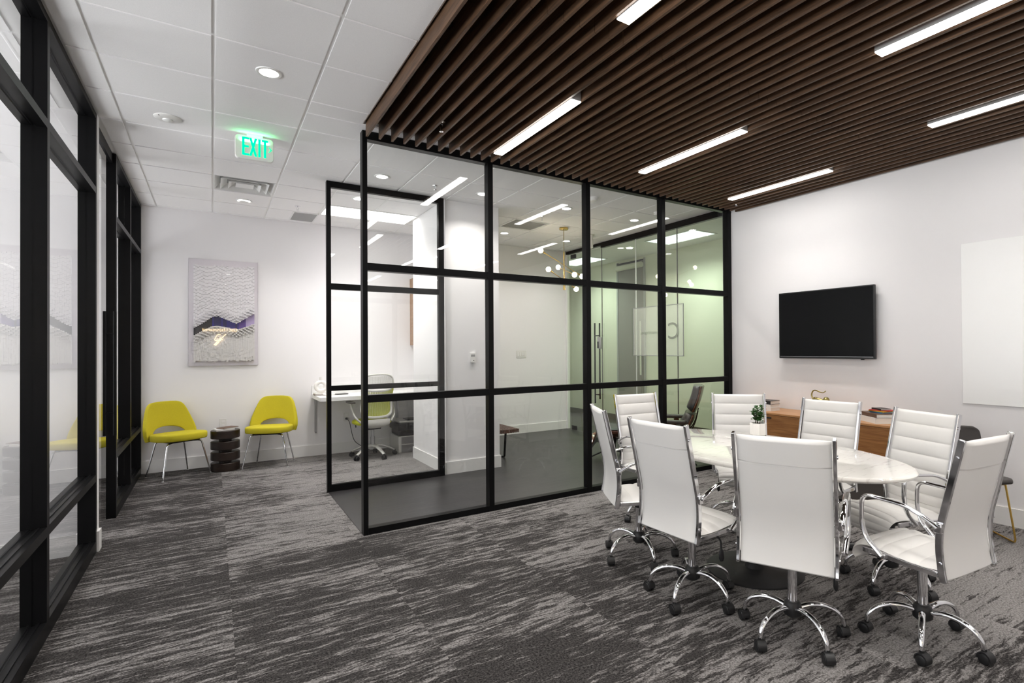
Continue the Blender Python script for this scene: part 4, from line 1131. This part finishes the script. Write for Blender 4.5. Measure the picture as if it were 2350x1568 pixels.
for k in range(5):
    b = MB(); b.sweep([(.02, 0, .10), (.18, 0, .085), (.33, 0, .028), (.34, 0, .012)], [.020, .018, .014, .014], [.012, .012, .010, .010], up=(0, 1, 0), n=8); lg = b.build('leg', m_black, t)
    b = MB(); b.lathe([(.012, 0.004), (.012, .018)], .335, 0, 10); b.build('glide', m_steel, lg); lg.rotation_euler = (0, 0, R(20+72*k))
t = thing('ottoman', 'black leather ottoman on a curved rosewood shell behind the partition glass', 'ottoman', (4.50, 5.66, 0), R(38))
curved(t, .30, [(0, -.27, .345), (0, -.18, .305), (0, 0, .29), (0, .18, .305), (0, .27, .345)], .125, 'shell', 'cushion', .085)
b = MB(); b.lathe([(.030, .05), (.026, .20), (.045, .285)], n=16); b.build('swivel_column', m_black, t)
for k in range(4):
    b = MB(); b.sweep([(.02, 0, .11), (.16, 0, .095), (.30, 0, .030), (.31, 0, .012)], [.020, .018, .014, .014], [.012, .012, .010, .010], up=(0, 1, 0), n=8); lg = b.build('leg', m_black, t)
    b = MB(); b.lathe([(.012, 0.004), (.012, .018)], .305, 0, 10); b.build('glide', m_steel, lg); lg.rotation_euler = (0, 0, R(15+90*k))

# ================================================================== CHANDELIER
t = thing('chandelier', 'brass branching chandelier with six glowing globe bulbs in the vestibule', 'chandelier', (4.335, 6.60, H))
b = MB(); b.lathe([(.062, -.004), (.066, -.010), (.066, -.030), (.060, -.034)], n=32); b.build('canopy', m_brass, t)
b = MB(); b.sweep([(0, 0, -.034), (0, 0, -.36)], .005, n=8); b.build('suspension_rod', m_oldbrass, t)
b = MB(); b.sweep([(0, 0, -.36), (0, 0, -.90)], .010, n=12); b.sweep([(0, 0, -.83), (0, 0, -.925)], .017, n=12); b.build('stem', m_brass, t)
arms = [((-.405, -.03, -.390), (.330, .03, -.690), -.010), ((-.270, -.02, -.650), (.225, .03, -.890), .012), ((.115, .33, -.540), (-.025, -.30, -.735), .0)]
for a, c, oy in arms:
    A_, C_ = Vector(a), Vector(c); d = (C_-A_).normalized()
    b = MB(); b.sweep([A_+d*.03, C_-d*.03], .006, n=8); arm = b.build('arm', m_brass, t)
    for e, s in ((A_, 1), (C_, -1)):
        b = MB(); b.sweep([e+d*s*.02, e+d*s*.075], .011, n=12); b.build('bulb_socket', m_brass, arm)
        b = MB(); b.sphere(e-d*s*.014, .037, 16, 12); b.build('bulb', m_bulb, arm)
        l = bpy.data.lights.new('bulb_lamp', 'POINT'); l.energy = 2.4; l.color = (1, .82, .6); l.shadow_soft_size = .034
        o = bpy.data.objects.new('bulb_lamp', l); C.objects.link(o); o.location = e-d*s*.012; o.parent = t

# ================================================================== CEILING DEVICES
# EXIT sign
t = thing('exit_sign', 'green lit EXIT sign with arrow hanging from the ceiling', 'sign', (.293, 5.10, H))
def rr_poly(w_, h_, r, n=6):
    P = []
    for cx_, cz_, a0 in ((w_-r, h_-r, 0), (-w_+r, h_-r, 90), (-w_+r, -h_+r, 180), (w_-r, -h_+r, 270)):
        for i in range(n+1): a = R(a0+90*i/n); P.append((cx_+r*math.cos(a), cz_+r*math.sin(a)))
    return P
def plate_xz(P, y0, y1, cz):
    b = MB(); n = len(P); vs = [(x, y0, z+cz) for x, z in P]+[(x, y1, z+cz) for x, z in P]
    b.add(vs, [tuple(range(n)), tuple(range(n, 2*n))[::-1]]+[(i, (i+1) % n, n+(i+1) % n, n+i) for i in range(n)]); return b
plate_xz(rr_poly(.138, .096, .028), -.018, .018, -.118).build('housing', m_whiteplastic, t, bevel=.004)
b = MB(); b.box(-.055, .06, -.02, .02, -.024, -.002); b.build('ceiling_mount', m_whiteplastic, t, bevel=.005)
b = MB(); y0, y1 = -.0205, -.0185; zt, zb = -.038, -.185
def bar(x0, x1, z0, z1): b.box(x0, x1, y0, y1, z0, z1)
bar(-.088, -.072, zb, zt); bar(-.072, -.040, zt-.016, zt); bar(-.072, -.042, (zt+zb)/2-.008, (zt+zb)/2+.008); bar(-.072, -.040, zb, zb+.016)
for s in (-1, 1):
    pts = [(-.0105+s*.020-.008, zt), (-.0105+s*.020+.008, zt), (-.0105-s*.020+.008, zb), (-.0105-s*.020-.008, zb)]
    n0 = [(x, y0 if s > 0 else y0-.0004, z) for x, z in pts]+[(x, y1, z) for x, z in pts]
    b.add(n0, [(0, 1, 2, 3), (7, 6, 5, 4), (0, 4, 5, 1), (1, 5, 6, 2), (2, 6, 7, 3), (3, 7, 4, 0)])
bar(.026, .042, zb, zt); bar(.052, .096, zt-.016, zt); bar(.066, .082, zb, zt-.016)
b.build('letters', m_green, t, smooth=0)
b = MB()
for s in (-1, 1):
    pts = [(.100, -.1115+s*.022), (.106, -.1115+s*.022), (.124, -.1115), (.116, -.1115)]
    n0 = [(x, y0, z) for x, z in pts]+[(x, y1, z) for x, z in pts]
    b.add(n0, [(0, 1, 2, 3), (7, 6, 5, 4), (0, 4, 5, 1), (1, 5, 6, 2), (2, 6, 7, 3), (3, 7, 4, 0)])
b.build('arrow', m_green, t, smooth=0)
area('led_strip', t, (0.0, -.03, -.07), .20, .02, .22, (.15, 1, .3), 170).rotation_euler = (R(150), 0, 0)

# motion sensor and smoke detectors
t = thing('motion_sensor', 'white round motion sensor on the ceiling left of the exit sign', 'sensor', (-.281, 5.07, H))
b = MB(); b.lathe([(.088, -.002), (.088, -.008), (.075, -.016), (.045, -.020)], n=40); b.build('base', m_whiteplastic, t)
b = MB(); b.lathe([(.036, -.018), (.033, -.025), (.022, -.031), (.008, -.034), (.001, -.0345)], n=28); b.build('lens_dome', m_white, t)
box('vent_slot', m_taupe, -.055, -.028, -.062, -.056, -.016, -.012, t)
def smoke(x, y, label):
    t = thing('smoke_detector', label, 'smoke detector', (x, y, H))
    b = MB(); b.lathe([(.055, -.002), (.055, -.016)], n=32); b.build('base', m_whiteplastic, t)
    b = MB(); b.lathe([(.046, -.016), (.048, -.032), (.038, -.042), (.010, -.045)], n=32); b.build('cover', m_whiteplastic, t)
smoke(3.767, 5.08, 'white smoke detector near the top of the third glass pane')
smoke(4.895, 5.19, 'white smoke detector partly behind the fourth partition post')
def sprinkler(x, y, label, z=H, pend=.05):
    t = thing('sprinkler', label, 'sprinkler', (x, y, z), 0, 'fire sprinklers on the ceilings')
    b = MB(); b.lathe([(.032, -.001), (.032, -.005), (.016, -.009), (.010, -.010)], n=24); b.build('escutcheon', m_chrome, t)
    b = MB(); b.lathe([(.007, -.009), (.007, -.020)], n=10)
    for s in (-1, 1): b.sweep([(s*.006, 0, -.018), (s*.012, 0, -.032), (s*.003, 0, -pend+.004)], .0025, n=6)
    b.build('frame_arms', m_chrome, t)
    b = MB(); b.lathe([(.015, -pend), (.016, -pend-.002), (.004, -pend-.004)], n=16); b.build('deflector', m_chrome, t)
sprinkler(2.02, 5.62, 'chrome ceiling sprinkler left of the pillar top inside the vestibule')
sprinkler(.883, 7.35, 'chrome ceiling sprinkler above the corner of the desk nook')
sprinkler(3.72, 6.20, 'chrome ceiling sprinkler right of the grey vent in the vestibule')
sprinkler(1.465, 3.93, 'chrome sprinkler between the wooden slats near the corner post', 3.24, .075)
sprinkler(5.15, 4.13, 'chrome sprinkler between the wooden slats near the television wall', 3.24, .075)
# square air diffuser
t = thing('air_diffuser', 'white square air diffuser in the ceiling beyond the exit sign', 'air vent', (GX+1.5*GT, GY+5.5*GT, H))
g = GT/2-.012
def ring(s0, z0, s1, z1, th=.003):
    b = MB(); vs = [(x*s0, y*s0, z0) for x, y in ((-1, -1), (1, -1), (1, 1), (-1, 1))]+[(x*s1, y*s1, z1) for x, y in ((-1, -1), (1, -1), (1, 1), (-1, 1))]
    b.add(vs, [(0, 1, 5, 4), (1, 2, 6, 5), (2, 3, 7, 6), (3, 0, 4, 7)]); return b
b = ring(g, 0.0, g*.82, .055); b.build('outer_frame', m_white, t, smooth=0, solid=.003)
b = ring(g*.80, -.006, g*.58, .05); b.build('louver_ring', m_white, t, smooth=0, solid=.003)
b = ring(g*.54, -.010, g*.32, .045); b.build('louver_ring', m_white, t, smooth=0, solid=.003)
b = MB(); b.box(-g*.3, g*.3, -g*.3, g*.3, .0, .004); b.build('center_plate', m_white, t, smooth=0)
b = MB(); b.box(-g-.005, g+.005, -g-.005, g+.005, .06, .064); b.build('duct_cover', m_greytile, t, smooth=0)
# grey grille and louvred vent
t = thing('return_grille', 'grey flat return air panel in the ceiling next to the nook', 'air vent', (1.02, 7.90, H))
b = MB(); b.box(-.135, .135, -.24, .24, -.008, -.0035); b.build('perforated_panel', m_greytile, t, smooth=0)
b = MB()
for a in ((-.15, .15, -.255, -.24), (-.15, .15, .24, .255), (-.15, -.135, -.24, .24), (.135, .15, -.24, .24)): b.box(*a, -.010, -.0035)
b.build('frame', m_white, t, smooth=0)
t = thing('air_diffuser', 'grey louvred ceiling vent in the vestibule beside the pillar', 'air vent', (GX+7.5*GT, GY+5.5*GT, H))
b = MB()
for k in range(9):
    y = -.22+.055*k; b.add([(-.26, y, -.004), (.26, y, -.004), (.26, y+.03, .03), (-.26, y+.03, .03)], [(0, 1, 2, 3)])
b.build('louver', m_white, t, smooth=0, solid=.003)
b = MB(); b.box(-.275, .275, -.275, .275, .045, .05); b.build('duct_cover', m_taupe, t, smooth=0)
b = MB()
for a in ((-.276, .276, -.276, -.25), (-.276, .276, .25, .276), (-.276, -.25, -.25, .25), (.25, .276, -.25, .25)): b.box(*a, -.006, .004)
b.build('frame', m_white, t, smooth=0)
# white cylinder fixture
t = thing('cylinder_fixture', 'white cylinder fixture hanging from the ceiling beside the third partition post', 'ceiling fixture', (4.96, 6.80, H))
b = MB(); b.lathe([(.070, -.001), (.070, -.012)], n=28); b.build('ceiling_plate', m_silver, t)
b = MB(); b.lathe([(.048, -.012), (.048, -.205), (.043, -.212)], n=28); b.build('housing', m_ceramic, t)

# ================================================================== NEON SIGN BEHIND THE VIEWER (seen mirrored in the artwork box)
t = thing('neon_sign', 'warm neon sign reading Get Hammered above a hammer, on the wall behind the viewer', 'sign', (.19, YF, 2.08))
text_mesh('lettering', 'Get Hammered', .135, m_neon, t, (0, .03, 0), (R(90), 0, R(180)), .003)
b = MB(); b.sweep(rounded([(.14, .03, -.12), (.03, .03, -.24)], .02), .012, n=8)
b.sweep([(.03, .03, -.24), (-.13, .03, -.44)], .034, .034, n=10)
b.sweep([(.07, .03, -.30), (-.02, .03, -.20)], .010, n=8)
b.sweep(cr([(.02, .03, -.14), (-.06, .03, -.14), (-.11, .03, -.22), (-.13, .03, -.29), (-.08, .03, -.30), (-.07, .03, -.24)], 4), .010, n=8)
b.build('hammer_outline', m_neon, t)
